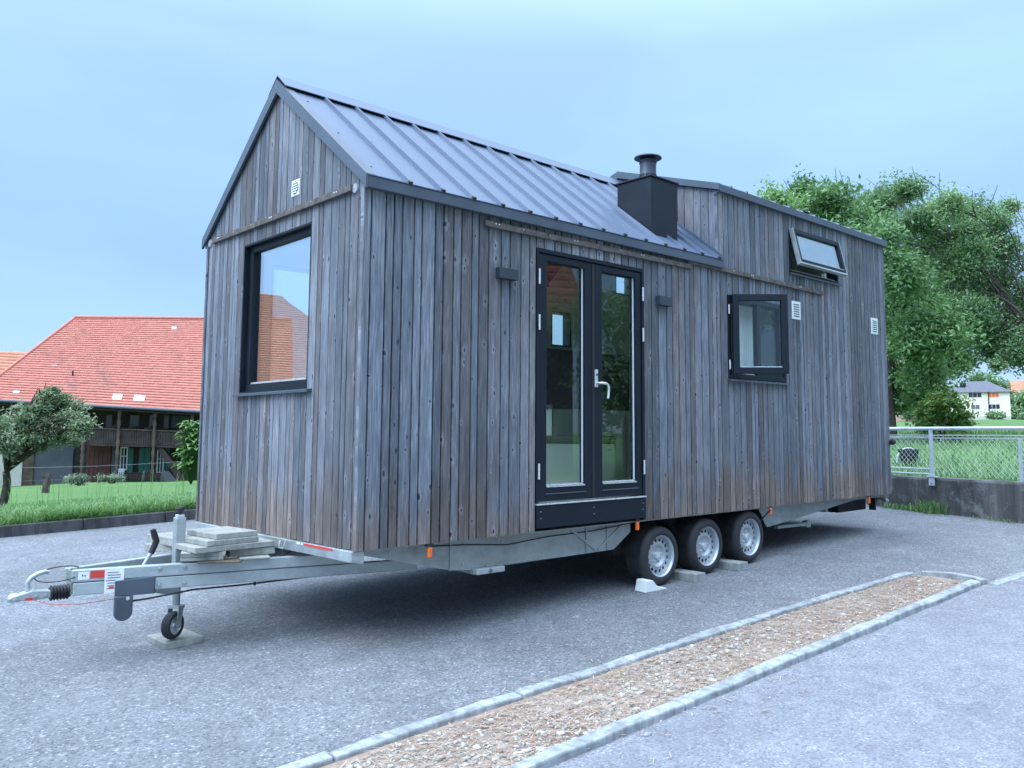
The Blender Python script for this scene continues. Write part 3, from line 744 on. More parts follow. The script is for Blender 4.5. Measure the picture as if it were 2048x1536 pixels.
wall_panels(mb, (0.033, 0, 0), (0, 1, 0), 0.033, 2.474, 0.02, 2.33, [FWIN], (-1, 0, 0), 0)
mb.add([(0.033, 0.033, 2.33), (0.033, 2.474, 2.33), (0.033, 1.25, 3.28)], [(0, 1, 2)])
wall_panels(mb, (LEN-0.028, 0, 0), (0, 1, 0), 0.026, 2.474, 0.02, 3.05, [], (1, 0, 0), 0)
mb.add([(LEN-0.028, 0.026, 3.05), (LEN-0.028, 2.474, 3.05), (LEN-0.028, 1.25, 3.40)], [(0, 1, 2)])
mb.add([(XD+0.026, 0.03, 2.42), (XD+0.026, 1.25, 3.38), (XD+0.026, 2.47, 2.42), (XD+0.026, 2.47, 3.06), (XD+0.026, 1.25, 3.42), (XD+0.026, 0.03, 3.06)], [(0, 1, 4, 5), (1, 2, 3, 4)])
mb.build('membrane', M['membrane'], ROOT, fixn=False)
mb = MB()
T = 0.13
wall_panels(mb, (0, T, 0), (1, 0, 0), T, XD, 0.16, 2.40, [(1.50, 2.70, 0, 2.10)], (0, 1, 0), 0)
wall_panels(mb, (0, T, 0), (1, 0, 0), XD, LEN-T, 0.16, 3.03, [(3.98, 4.955, 1.27, 2.03), (5.12, 6.11, 2.44, 2.86)], (0, 1, 0), 0)
wall_panels(mb, (0, 2.5-T, 0), (1, 0, 0), T, XD, 0.16, 2.40, [(0.52, 3.18, 0.77, 2.18)], (0, 1, 0), 0)
wall_panels(mb, (0, 2.5-T, 0), (1, 0, 0), XD, LEN-T, 0.16, 3.03, [(3.90, 4.18, 1.74, 2.11), (5.0, 5.28, 2.47, 2.70)], (0, 1, 0), 0)
wall_panels(mb, (T, 0, 0), (0, 1, 0), T, 2.5-T, 0.16, 2.40, [(0.72, 1.77, 1.05, 2.17)], (0, 1, 0), 0)
mb.add([(T, T, 2.40), (T, 2.5-T, 2.40), (T, 1.25, 3.20)], [(0, 1, 2)])
wall_panels(mb, (LEN-T, 0, 0), (0, 1, 0), T, 2.5-T, 0.16, 3.03, [], (0, 1, 0), 0)
mb.add([(LEN-T, T, 3.03), (LEN-T, 2.5-T, 3.03), (LEN-T, 1.25, 3.36)], [(0, 1, 2)])
mb.build('inner_lining', M['ply'], ROOT, fixn=False)
mb = MB(); mb.box(0.03, LEN-0.03, 0.03, 2.47, 0.03, 0.155); mb.build('inner_floor', M['floorin'], ROOT)

# roof
def slope_pt(x, y, h, near=True):
    """point on the main roof: y measured from the near side, h above the sheet"""
    L = math.hypot(1, SM); yy = y; z = 2.36+SM*(y+0.05)+h/ L * 1.0
    yy = y-h*SM/L
    return (x, yy if near else 2.5-yy, z)
mb = MB()
for near in (True, False):
    a = [slope_pt(-0.03, -0.045, 0.002, near), slope_pt(XD+0.02, -0.045, 0.002, near), slope_pt(XD+0.02, 1.25, 0, near), slope_pt(-0.03, 1.25, 0, near)]
    mb.prism(a, (0, 0, -0.045))
roof = mb.build('roof', M['roof'], ROOT); tag(roof, 'standing seam gable roof of blue grey metal sheet')
for near in (True, False):
    for k in range(14):
        mb = MB(); x = 0.294+0.2664*k
        if x > XD-0.03: break
        w = 0.013
        p = [slope_pt(x-w*1.0, -0.05, 0.0, near), slope_pt(x-w*0.5, -0.05, 0.026, near), slope_pt(x+w*0.5, -0.05, 0.026, near), slope_pt(x+w*1.0, -0.05, 0.0, near)]
        q = Vector(slope_pt(x, 1.225, 0, near))-Vector(slope_pt(x, -0.05, 0, near))
        mb.prism(p, q); mb.build('roof_seam', M['roof'], roof)
mb = MB(); ms = MB()
for k in range(14):                                     # dark open seam ends at the eave
    x = 0.294+0.2664*k
    if x > XD-0.03: break
    c = Vector(slope_pt(x, -0.050, 0.011)); d = Vector((0, 1, SM)).normalized(); n = Vector((0, -SM, 1)).normalized()
    mb = MB(); mb.obox(c-d*0.004, (0.014, 0, 0), d*0.010, n*0.015); mb.build('seam_end', M['black'], roof)
for k in range(0, 14):                                  # roof screws
    for yy in (0.08, 0.52, 0.98):
        x = 0.05+0.2664*k
        if x > 2.7: break
        if (k*3+int(yy*10)) % 4 in (0, 1):
            n = Vector((0, -SM, 1)).normalized()
            ms = MB(); ms.lathe([(0.0, 0.005), (0.006, 0.005), (0.0075, 0.0)], slope_pt(x+0.03, yy, 0.0), n, 8); ms.build('roof_screw', M['black'], roof)
# closure strip and ridge cap
mb = MB()
for near in (True, False):
    a = [slope_pt(0.06, 1.165, 0.002, near), slope_pt(XD, 1.165, 0.002, near), slope_pt(XD, 1.245, 0.024, near), slope_pt(0.06, 1.245, 0.024, near)]
    mb.add(a, [(0, 1, 2, 3)])
mb.build('ridge_closure', M['black'], roof, fixn=False)
mb = MB()
for near in (True, False):
    a = [slope_pt(-0.035, 1.125, 0.027, near), slope_pt(XD-0.02, 1.125, 0.027, near), slope_pt(XD-0.02, 1.25, 0.03, near), slope_pt(-0.035, 1.25, 0.03, near)]
    a[2] = (a[2][0], 1.25, 3.412); a[3] = (a[3][0], 1.25, 3.412)
    mb.prism(a, (0, 0, -0.006))
mb.build('ridge_cap', M['roof'], roof)
# verge flashing on the front gable: upright face and top leg
mb = MB()
for near in (True, False):
    p0, p1 = Vector(slope_pt(-0.04, -0.055, 0.012, near)), Vector(slope_pt(-0.04, 1.25, 0.012, near)); p1.y = 1.25
    mb.prism([p0, p1, p1-Vector((0, 0, 0.105)), p0-Vector((0, 0, 0.085))], (0.018, 0, 0))
    q0, q1 = Vector(slope_pt(-0.022, -0.055, 0.012, near)), Vector(slope_pt(-0.022, 1.25, 0.012, near))
    q1.y = 1.25
    mb.prism([q0, q1, q1+Vector((0.055, 0, 0)), q0+Vector((0.055, 0, 0))], (0, 0, -0.011))
mb.build('verge_flashing', M['trim'], roof)
mb = MB()
mb.box(-0.02, XD-0.01, -0.060, -0.010, 2.281, 2.356); mb.build('eave_flashing', M['trim'], roof, bevel=0.003)
mb = MB(); mb.box(-0.02, LEN, 2.506, 2.538, 2.283, 2.352); mb.build('eave_flashing', M['trim'], roof, bevel=0.003)
mb = MB()
mb.box(-0.02, XD-0.01, -0.066, -0.03, 2.357, 2.363)
mb.build('drip_edge', M['roof'], roof)
# raised rear roof
SD = (3.49-3.09)/1.28
mb = MB()
for s_ in (1, -1):
    f_ = lambda y: y if s_ > 0 else 2.5-y
    mb.prism([(XD-0.03, f_(-0.035), 3.095), (LEN+0.03, f_(-0.035), 3.095), (LEN+0.03, 1.25, 3.49), (XD-0.03, 1.25, 3.49)], (0, 0, -0.03))
rr = mb.build('rear_roof', M['roof'], ROOT)
mb = MB()
for s_ in (1, -1):
    f_ = lambda y: y if s_ > 0 else 2.5-y
    for k in range(13):
        x = 4.02+0.2664*k
        if x > LEN: break
        mb = MB(); mb.prism([(x-0.02, f_(-0.035), 3.096), (x-0.009, f_(-0.035), 3.122), (x+0.009, f_(-0.035), 3.122), (x+0.02, f_(-0.035), 3.096)], (0, (1.28 if s_ > 0 else -1.28), 0.395)); mb.build('roof_seam', M['roof'], rr)
mb = MB()
mb.box(XD-0.03, LEN+0.035, -0.047, -0.006, 3.028, 3.100); mb.build('eave_flashing', M['trim'], rr, bevel=0.003)
mb = MB(); mb.box(XD-0.03, LEN+0.035, 2.506, 2.547, 3.028, 3.100); mb.build('eave_flashing', M['trim'], rr, bevel=0.003)
mb = MB()
for x0, x1 in ((XD-0.052, XD-0.031), (LEN+0.031, LEN+0.052)):
    for s_ in (1, -1):
        f_ = lambda y: y if s_ > 0 else 2.5-y
        mb.prism([(x0, f_(-0.045), 3.103), (x0, 1.25, 3.503), (x0, 1.25, 3.43), (x0, f_(-0.045), 3.04)], (x1-x0, 0, 0))
    mb.build('verge_flashing', M['trim'], rr); mb = MB()
# flashing where the main roof meets the cheek wall
mb = MB()
p0, p1 = Vector(slope_pt(XD-0.13, -0.05, 0.004)), Vector(slope_pt(XD-0.13, 1.25, 0.004))
mb.prism([p0, p1, p1+Vector((0.125, 0, 0.004)), p0+Vector((0.125, 0, 0.004))], (0, 0, 0.003))
mb.prism([p0+Vector((0.10, 0, 0.01)), p1+Vector((0.10, 0, 0.01)), p1+Vector((0.10, 0, 0.05)), p0+Vector((0.10, 0, 0.05))], (0.012, 0, 0))
mb.build('wall_flashing', M['roof'], roof)

# chimney
mb = MB()
x0, x1, y0, y1, zt_ = 2.99, 3.372, 0.13, 0.535, 3.035
zb_ = lambda y: mainz(y)-0.02
mb.add([(x0, y0, zb_(y0)), (x1, y0, zb_(y0)), (x1, y1, zb_(y1)), (x0, y1, zb_(y1)), (x0, y0, zt_), (x1, y0, zt_), (x1, y1, zt_), (x0, y1, zt_)],
       [(0, 1, 5, 4), (1, 2, 6, 5), (2, 3, 7, 6), (3, 0, 4, 7), (4, 5, 6, 7), (3, 2, 1, 0)])
chim = mb.build('chimney_box', M['chim'], ROOT, bevel=0.004)
mb = MB(); mb.box(x0-0.014, x1+0.014, y0-0.014, y1+0.014, zt_+0.001, zt_+0.016); mb.build('chimney_lid', M['chim'], chim, bevel=0.003)
mb = MB(); mb.lathe([(0, 3.052), (0.128, 3.052), (0.13, 3.064), (0.085, 3.09), (0.078, 3.10), (0.078, 3.275), (0.0, 3.275)], (3.20, 0.335, 0), n=32)
fl = mb.build('flue_pipe', M['cap'], chim, smooth=True)
mb = MB(); mb.lathe([(0.0, 3.318), (0.06, 3.316), (0.128, 3.302), (0.130, 3.292), (0.08, 3.288), (0.0, 3.288)], (3.20, 0.335, 0), n=32)
mb.tube([(3.20, 0.335, 3.31), (3.20, 0.335, 3.342)], 0.005, 6)
mb.build('flue_cap', M['cap'], fl, smooth=True)
mb = MB()
for k in range(10):
    t = 2*math.pi*k/10
    for z in (3.125, 3.252):
        c = Vector((3.20+0.0785*math.cos(t), 0.335+0.0785*math.sin(t), z))
        mb = MB(); mb.obox(c, Vector((-math.sin(t), math.cos(t), 0))*0.019, Vector((math.cos(t), math.sin(t), 0))*0.002, (0, 0, 0.008)); mb.build('flue_slot', M['black'], fl)

# picture window in the front gable
wf = empty('picture_window', (0.05, 1.25, 1.0)); wf.parent = ROOT; wf.location = Vector((0.05, 1.25, 1.0))-ORIG[ROOT]
ya, yb, za, zb2 = FWIN
mb = MB()
mb.box(-0.004, 0.135, ya, ya+0.012, za, zb2); mb.box(-0.004, 0.135, yb-0.012, yb, za, zb2)
mb.box(-0.004, 0.135, ya+0.012, yb-0.012, zb2-0.014, zb2); mb.box(-0.004, 0.135, ya+0.012, yb-0.012, za, za+0.014)
mb.build('reveal', M['frame'], wf)
mb = MB()
for (p, q, r, s_) in ((ya+0.013, yb-0.013, za+0.015, za+0.075), (ya+0.013, yb-0.013, zb2-0.06, zb2-0.015), (ya+0.013, ya+0.06, za+0.076, zb2-0.061), (yb-0.075, yb-0.013, za+0.076, zb2-0.061)):
    mb.box(0.038, 0.110, p, q, r, s_)
mb.build('frame', M['frame'], wf, bevel=0.003)
mb = MB(); mb.box(0.064, 0.076, ya+0.05, yb-0.05, za+0.065, zb2-0.05); mb.build('pane', M['glass_front'], wf)
mb = MB(); mb.box(0.052, 0.0635, ya+0.062, yb-0.077, za+0.0765, za+0.089); mb.build('glazing_bead', M['silver'], wf)
mb = MB(); mb.prism([(-0.045, ya-0.075, za-0.022), (-0.045, ya-0.075, za-0.002), (0.058, ya-0.075, za+0.012), (0.058, ya-0.075, za-0.01)], (0, yb-ya+0.10, 0))
mb.build('sill', M['trim'], wf, bevel=0.002)

# glazed double door
dr = empty('double_door', (2.1, 0.0, 0.2)); dr.parent = ROOT; dr.location = Vector((2.1, 0, 0.2))-ORIG[ROOT]
mb = MB()
mb.box(1.477, 1.502, -0.010, 0.135, 0.206, 2.126); mb.box(2.693, 2.718, -0.010, 0.135, 0.206, 2.126); mb.box(1.502, 2.693, -0.010, 0.135, 2.096, 2.126)
mb.build('door_frame', M['frame'], dr, bevel=0.002)
def leaf(xa, xb, hinge_left, gl):
    e = MB(); z0, z1 = 0.216, 2.090; gx0, gx1, gz0, gz1 = gl
    e.box(xa, gx0, 0.0, 0.062, z0, z1); e.box(gx1, xb, 0.0, 0.062, z0, z1); e.box(gx0, gx1, 0.0, 0.062, gz1, z1); e.box(gx0, gx1, 0.0, 0.062, z0, gz0)
    L = e.build('door_leaf', M['frame'], dr, bevel=0.003)
    g = MB(); g.box(gx0-0.005, gx1+0.005, 0.036, 0.046, gz0-0.005, gz1+0.005); g.build('pane', M['glass'], L)
    b = MB(); b.prism([(gx0+0.002, -0.004, gz0-0.010), (gx0+0.002, -0.004, gz0-0.004), (gx0+0.002, 0.034, gz0+0.010), (gx0+0.002, 0.034, gz0+0.001)], (gx1-gx0-0.004, 0, 0)); b.build('glazing_bead', M['silver'], L)
    b = MB(); b.box(gx1-0.006, gx1-0.0005, 0.022, 0.034, gz0+0.012, gz1-0.002); b.build('edge_seal', M['cream'], L)
    b = MB(); b.box(gx0-0.01, gx1+0.01, -0.007, -0.0005, z0+0.052, z0+0.060); b.build('drip_groove', M['trim'], L)
    for z in (1.907, 1.557, 0.442):
        h = MB(); hx = xa-0.010 if hinge_left else xb+0.010
        h.tube([(hx, -0.018, z-0.058), (hx, -0.018, z+0.058)], 0.0085, 10); h.build('hinge', M['silver'], L, smooth=True)
    return L
leaf(1.508, 2.092, True, (1.590, 2.005, 0.330, 2.040))
lr = leaf(2.104, 2.688, False, (2.205, 2.620, 0.330, 2.040))
mb = MB(); mb.box(2.085, 2.111, -0.004, 0.010, 0.222, 2.085); mb.build('meeting_strip', M['black'], dr)
mb = MB(); mb.box(2.112, 2.146, -0.012, -0.0005, 1.09, 1.232)
hp = mb.build('handle_plate', M['silver'], lr, bevel=0.005)
mb = MB(); mb.tube([(2.128, -0.012, 1.122), (2.128, -0.05, 1.122), (2.138, -0.058, 1.123), (2.19, -0.06, 1.120), (2.212, -0.06, 1.105), (2.217, -0.06, 1.075), (2.213, -0.06, 1.03), (2.206, -0.06, 1.002)], 0.0105, 10)
mb.build('handle', M['silver'], hp, smooth=True)
mb = MB(); mb.lathe([(0.0, 0.016), (0.011, 0.016), (0.012, 0.0)], (2.128, 0.0, 1.19), (0, -1, 0), 12); mb.build('lock', M['ink'], hp)
mb = MB(); mb.box(1.477, 2.718, -0.016, 0.05, 0.024, 0.190); tp = mb.build('threshold_panel', M['frame'], dr, bevel=0.002)
mb = MB(); mb.box(1.476, 2.719, -0.024, 0.05, 0.194, 0.2045); mb.build('threshold_strip', M['silver'], dr)
mb = MB()
for x in (1.52, 2.09, 2.68):
    for z in (0.145, 0.095): mb.lathe([(0, 0.002), (0.0028, 0.002), (0.0035, 0)], (x, -0.016, z), (0, -1, 0), 8)
mb.build('panel_screw', M['silver'], tp)

# casement window, left sash standing open
cw = empty('casement_window', (4.46, 0, 1.24)); cw.parent = ROOT; cw.location = Vector((4.46, 0, 1.24))-ORIG[ROOT]
x0, x1, z0, z1 = WIN
mb = MB()
mb.box(x0+0.002, x0+0.045, -0.012, 0.13, z0+0.002, z1-0.002); mb.box(x1-0.045, x1-0.002, -0.012, 0.13, z0+0.002, z1-0.002)
mb.box(x0+0.045, x1-0.045, -0.012, 0.13, z1-0.05, z1-0.002); mb.box(x0+0.045, x1-0.045, -0.012, 0.13, z0+0.002, z0+0.05)
mb.build('frame', M['frame'], cw, bevel=0.003)
def sash(name, hinge, ang, w, h, st, parent, mat=M['frame'], gm=M['glass_sash'], th=0.055, flip=False):
    """hinge: lower hinge-side corner; the sash extends along du by w, up by h"""
    du = Vector((math.cos(ang), -math.sin(ang), 0)); dn = Vector((math.sin(ang), math.cos(ang), 0)); up = Vector((0, 0, 1))
    O = Vector(hinge)
    def ob(m_, a, b, c, d, t0, t1): m_.obox(O+du*(a+b)/2+up*(c+d)/2+dn*(t0+t1)/2, du*(b-a)/2, dn*(t1-t0)/2, up*(d-c)/2)
    m_ = MB(); ob(m_, 0, st, 0, h, 0, th); ob(m_, w-st, w, 0, h, 0, th); ob(m_, st, w-st, h-st, h, 0, th); ob(m_, st, w-st, 0, st, 0, th)
    S_ = m_.build(name, mat, parent, bevel=0.003)
    g = MB(); ob(g, st-0.004, w-st+0.004, st-0.004, h-st+0.004, 0.025, 0.034); g.build('pane', gm, S_)
    b = MB(); ob(b, st+0.001, w-st-0.001, st+0.001, st+0.008, 0.004, 0.024); b.build('glazing_bead', M['silver'], S_)
    return S_, du, dn
sL, du, dn = sash('open_sash', (x0+0.02, -0.050, z0+0.042), math.radians(43.5), 0.528, 0.765, 0.062, cw); tag(sL, 'sash swung outwards')
mb = MB()
a = Vector((x0+0.02, -0.020, z0+0.045)); 
mb.bar((x0+0.13, 0.0, z0+0.053), (x0+0.36, -0.30, z0+0.053), 0.016, 0.006); mb.bar((x0+0.10, 0.01, z0+0.052), (x0+0.46, 0.01, z0+0.052), 0.014, 0.006)
mb.build('window_stay', M['silver'], cw)
sR, _, _ = sash('closed_sash', (x0+0.51, -0.002, z0+0.042), 0.0, 0.47, 0.765, 0.060, cw)
mb = MB()
for (hx, zz) in ((x0-0.004, z0+0.13), (x0-0.004, z0+0.66), (x1+0.001, z0+0.13), (x1+0.001, z0+0.66)):
    h = MB(); h.tube([(hx, -0.026, zz-0.045), (hx, -0.026, zz+0.045)], 0.008, 8); h.build('hinge', M['silver'], cw, smooth=True)
mb = MB(); mb.prism([(x0-0.02, -0.048, z0-0.028), (x0-0.02, -0.048, z0-0.010), (x0-0.02, 0.05, z0+0.001), (x0-0.02, 0.05, z0-0.018)], (x1-x0+0.04, 0, 0)); mb.build('sill', M['trim'], cw)
# curtain behind
n = 60; v = []; f = []
for i in range(n+1):
    x = 4.30+0.36*i/n; y = 0.18+0.016*math.sin(i*1.05)
    v += [(x, y, 1.15), (x, y, 2.15)]
for i in range(n): f.append((2*i, 2*i+2, 2*i+3, 2*i+1))
np_mesh('curtain', v, f, M['curtain'], (4.45, 0.18, 1.15), parent=cw, smooth=True)

# awning window in the raised part, open at the bottom
aw = empty('awning_window', (5.6, 0, 2.41)); aw.parent = ROOT; aw.location = Vector((5.6, 0, 2.41))-ORIG[ROOT]
x0, x1, z0, z1 = DWIN
mb = MB()
mb.box(x0+0.002, x0+0.03, -0.014, 0.13, z0+0.002, z1-0.002); mb.box(x1-0.03, x1-0.002, -0.014, 0.13, z0+0.002, z1-0.002)
mb.box(x0+0.03, x1-0.03, -0.014, 0.13, z1-0.03, z1-0.002); mb.box(x0+0.03, x1-0.03, -0.014, 0.13, z0+0.002, z0+0.03)
mb.build('frame', M['frame'], aw, bevel=0.003)
A = Vector((x0+0.004, -0.022, z1-0.004)); B = Vector((x0+0.004, -0.112, z1-0.392)); dv_ = (B-A); H_ = dv_.length; dv_.normalize(); du_ = Vector((1, 0, 0)); dn_ = du_.cross(dv_)
if dn_.y > 0: dn_ = -dn_
Wd = x1-x0-0.045
def ob2(m_, a, b, c, d, t0, t1): m_.obox(A+du_*(a+b)/2+dv_*(c+d)/2+dn_*(t0+t1)/2, du_*(b-a)/2, dv_*(d-c)/2, dn_*(t1-t0)/2)
m_ = MB(); ob2(m_, 0, 0.05, 0, H_, -0.02, 0.03); ob2(m_, Wd-0.05, Wd, 0, H_, -0.02, 0.03); ob2(m_, 0.05, Wd-0.05, 0, 0.05, -0.02, 0.03); ob2(m_, 0.05, Wd-0.05, H_-0.05, H_, -0.02, 0.03)
aS = m_.build('open_sash', M['frame'], aw, bevel=0.003); tag(aS, 'top hung sash pushed open at the bottom')
g = MB(); ob2(g, 0.046, Wd-0.046, 0.046, H_-0.046, 0.0, 0.008); g.build('pane', M['glass_front'], aS)
b = MB(); ob2(b, -0.004, 0.006, -0.004, H_+0.004, -0.014, 0.034); ob2(b, Wd-0.006, Wd+0.004, -0.004, H_+0.004, -0.014, 0.034); ob2(b, 0.006, Wd-0.006, H_-0.012, H_+0.004, -0.014, 0.036)
ob2(b, 0.05, Wd-0.05, H_-0.056, H_-0.049, 0.012, 0.033)
b.build('edge_profile', M['steelp'], aS)
mb = MB()
for x in (x0+0.05, x1-0.06): mb.bar((x, 0.0, z0+0.13), (x, -0.13, z0+0.10), 0.012, 0.02)
mb.build('window_stay', M['black'], aw)
mb = MB(); mb.box(x0+0.031, x1-0.031, 0.02, 0.128, z0+0.031, z0+0.045); mb.box(x1-0.20, x1-0.16, 0.05, 0.09, z0+0.046, z0+0.11); mb.build('inner_sill', M['white'], aw)
mb = MB(); mb.prism([(x0-0.02, -0.045, z0-0.024), (x0-0.02, -0.045, z0-0.008), (x0-0.02, 0.05, z0+0.002), (x0-0.02, 0.05, z0-0.014)], (x1-x0+0.035, 0, 0)); mb.build('sill', M['trim'], aw)
# two small far wall windows; the large unseen one is added to brighten inside
for nm, (a, b, c, d) in (('far_or_added_window', (0.5, 3.2, 0.75, 2.2)), ('far_or_added_window', (3.88, 4.20, 1.72, 2.13)), ('far_or_added_window', (4.98, 5.30, 2.45, 2.72))):
    mb = MB(); mb.box(a, a+0.02, 2.37, 2.49, c, d); mb.box(b-0.02, b, 2.37, 2.49, c, d); mb.box(a+0.02, b-0.02, 2.37, 2.49, c, c+0.02); mb.box(a+0.02, b-0.02, 2.37, 2.49, d-0.02, d)
    w_ = mb.build(nm, M['frame'], ROOT); g = MB(); g.box(a+0.015, b-0.015, 2.43, 2.436, c+0.015, d-0.015); g.build('pane', M['glass_far'], w_)

# battens that cover the joints
def batten(a, b, label, nails):
    mb = MB(); mb.bar(a, b, 0.03, 0.044)
    o = mb.build('batten', M['batten'], ROOT, bevel=0.003); tag(o, label)
    m2 = MB(); a, b = Vector(a), Vector(b); d = (b-a).normalized(); out = Vector((0, -1, 0)) if abs(d.x) > 0.5 else Vector((-1, 0, 0))
    for k in range(nails):
        p = a+(b-a)*((k+0.35)/nails)+out*0.015
        for q in (0, 0.03 if k % 3 == 0 else 0): m2.lathe([(0, 0.004), (0.0055, 0.003), (0.0065, 0)], p+d*q+Vector((0, 0, 0.006)), out, 8)
    m2.build('batten_screw', M['silver'], o)
batten((0.958, -0.020, 2.222), (3.376, -0.020, 2.236), 'thin brown batten above the double door', 9)
batten((3.315, -0.022, 2.282), (5.736, -0.022, 2.264), 'dark batten running on below the raised part', 8)
batten((-0.020, 2.362, 2.318), (-0.020, 0.137, 2.312), 'dark batten across the front gable', 7)
# round caps, vents, lamps
for (y, z) in ((0.112, 2.306), (2.452, 2.316)):
    mb = MB(); mb.lathe([(0, 0.020), (0.030, 0.018), (0.034, 0.010), (0.034, 0.0)], (0.0, y, z), (-1, 0, 0), 20); mb.build('round_cap', M['capgrey'], ROOT, smooth=True)
mb = MB(); mb.box(-0.010, 0.0, 0.892, 1.012, 2.425, 2.545); gv = mb.build('gable_vent', M['cream'], ROOT, bevel=0.004)
mb = MB(); mb.lathe([(0, 0.0125), (0.047, 0.0125), (0.047, 0.0)], (0.0, 0.952, 2.485), (-1, 0, 0), 24); mb.build('vent_opening', M['ink'], gv)
mb = MB()
for k in range(5):
    z = 2.485-0.036+0.018*k; w = math.sqrt(max(0, 0.047**2-(z-2.485)**2)); mb.box(-0.0175, -0.0128, 0.952-w, 0.952+w, z-0.0045, z+0.0045)
mb.build('vent_slat', M['cream'], gv)
for (xa, xb, za, zb3, lab) in ((5.117, 5.289, 1.925, 2.118, 'white louvre beside the casement window'), (6.905, 7.075, 1.912, 2.108, 'white louvre near the rear corner')):
    mb = MB(); mb.box(xa, xb, -0.012, 0.0, za, zb3); vv = mb.build('louvre_vent', M['cream'], ROOT, bevel=0.003); tag(vv, lab)
    mb = MB(); ml = MB(); n = 6
    for k in range(n):
        z = za+0.022+(zb3-za-0.044)*(k+0.5)/n
        mb.box(xa+0.03, xb-0.03, -0.0135, -0.0122, z-0.0075, z+0.0055); ml.prism([(xa+0.028, -0.0125, z+0.010), (xa+0.028, -0.019, z+0.004), (xa+0.028, -0.0125, z+0.006)], (xb-xa-0.056, 0, 0))
    mb.build('vent_gap', M['ink'], vv); ml.build('vent_slat', M['cream'], vv)
for (xa, xb, za, zb3) in ((1.073, 1.248, 1.836, 1.917), (2.877, 3.052, 1.832, 1.913)):
    mb = MB(); mb.box(xa, xb, -0.062, -0.004, za, zb3); mb.build('wall_lamp', M['lamp'], ROOT, bevel=0.004)
mb = MB(); mb.tube([(7.30, -0.012, 0.62), (7.30, -0.05, 0.62)], 0.034, 14); mb.tube([(7.30, -0.045, 0.62), (7.30, -0.065, 0.61)], [0.038, 0.026], 14); mb.build('corner_socket', M['black'], ROOT, smooth=True)

# what can be made out inside through the glass
mb = MB(); mb.box(3.35, 5.3, 1.80, 2.36, 0.156, 0.98); cab = mb.build('kitchen_cabinet', M['cabinet'], ROOT)
mb = MB(); mb.box(3.33, 5.32, 1.77, 2.365, 0.981, 1.02); mb.build('worktop', M['worktop'], cab)
mb = MB(); 
for k in range(5): mb.box(3.36+0.385*k, 3.365+0.385*k, 1.797, 1.7995, 0.17, 0.97)
mb.build('cabinet_joint', M['ink'], cab)
mb = MB(); mb.box(3.05, 3.34, 0.9, 1.7, 0.156, 0.62); bn = mb.build('bench', M['cabinet'], ROOT)
mb = MB(); mb.box(3.03, 3.36, 0.88, 1.72, 0.621, 0.70); mb.build('bench_cushion', M['cushion'], bn, bevel=0.025)
mb = MB(); mb.box(3.4, 5.3, 2.30, 2.362, 1.03, 1.68); mb.build('back_panel', M['worktop'], ROOT)
mb = MB(); mb.box(4.75, 4.80, 1.0, 1.06, 1.12, 2.28); mb.build('inner_post', M['ply'], ROOT)

# ------------------------------------------------------------------ trailer
ch = empty('chassis', (3.6, 1.25, -0.2)); ch.parent = ROOT; ch.location = Vector((3.6, 1.25, -0.2))-ORIG[ROOT]
for y in (0.11, 2.34):
    mb = MB(); prof = [(0.06, -0.006), (0.06, -0.035), (0.42, -0.125), (0.80, -0.215), (0.99, -0.232), (2.45, -0.225), (4.75, -0.215), (5.35, -0.165), (6.58, -0.045), (7.20, -0.04), (7.20, -0.006)]
    pf = [(0.06, -0.006), (0.06, -0.035), (0.42, -0.125), (0.80, -0.215), (0.99, -0.232), (2.45, -0.225), (2.66, -0.10), (2.66, -0.006)]
    pr = [(4.60, -0.006), (4.60, -0.10), (4.75, -0.215), (5.35, -0.165), (6.58, -0.045), (7.20, -0.04), (7.20, -0.006)]
    mb.prism([(x, y, z) for x, z in pf], (0, 0.045, 0)); mb.prism([(x, y, z) for x, z in pr], (0, 0.045, 0))
    yi = 0.262 if y < 1 else 2.20
    mb.box(2.50, 4.75, yi, yi+0.04, -0.22, -0.008); mb.build('side_beam', M['steel'], ch)
mb = MB()
for x in (0.78, 2.12, 2.36): mb.box(x, x+0.012, 0.100, 0.1095, -0.215, -0.01)
mb.bar((1.93, 0.105, -0.01), (2.24, 0.105, -0.21), 0.008, 0.02); mb.bar((2.60, 0.105, -0.01), (2.26, 0.105, -0.21), 0.008, 0.02)
mb.box(1.10, 1.75, 0.102, 0.1095, -0.222, -0.205)
mb.build('stiffener', M['steel'], ch)
mb = MB()
for x in (1.3, 2.3, 5.2, 6.0): mb.box(x, x+0.06, 0.16, 2.34, -0.15, -0.02)
mb.build('cross_member', M['steel'], ch)
mb = MB(); mb.prism([(-0.03, 0.02, -0.004), (-0.03, 0.02, -0.072), (0.06, 0.02, -0.085), (0.06, 0.02, -0.004)], (0, 2.46, 0)); fx = mb.build('front_crossbeam', M['steelp'], ch, bevel=0.004)
mb = MB(); mb.box(-0.0335, -0.0305, 0.25, 0.62, -0.020, -0.006); mb.build('red_strip', M['red'], fx)
mb = MB(); mb.box(-0.0338, -0.0305, 0.64, 0.66, -0.020, -0.006); mb.box(-0.0338, -0.0305, 0.68, 0.72, -0.020, -0.006); mb.build('white_strip', M['paper'], fx)
mb = MB(); mb.tube([(-0.045, 0.93, -0.01), (-0.06, 0.92, -0.06), (-0.06, 0.86, -0.06), (-0.045, 0.85, -0.01)], 0.007, 6); mb.build('tie_eye', M['steelp'], fx, smooth=True)
mb = MB()
mb.box(0.07, LEN-0.05, 0.03, 2.47, -0.012, -0.002); mb.build('floor_pan', M['steel'], ch)
mb = MB(); mb.box(6.55, 7.24, 0.30, 2.2, -0.20, -0.05); mb.build('rear_crossbeam', M['frame'], ch)
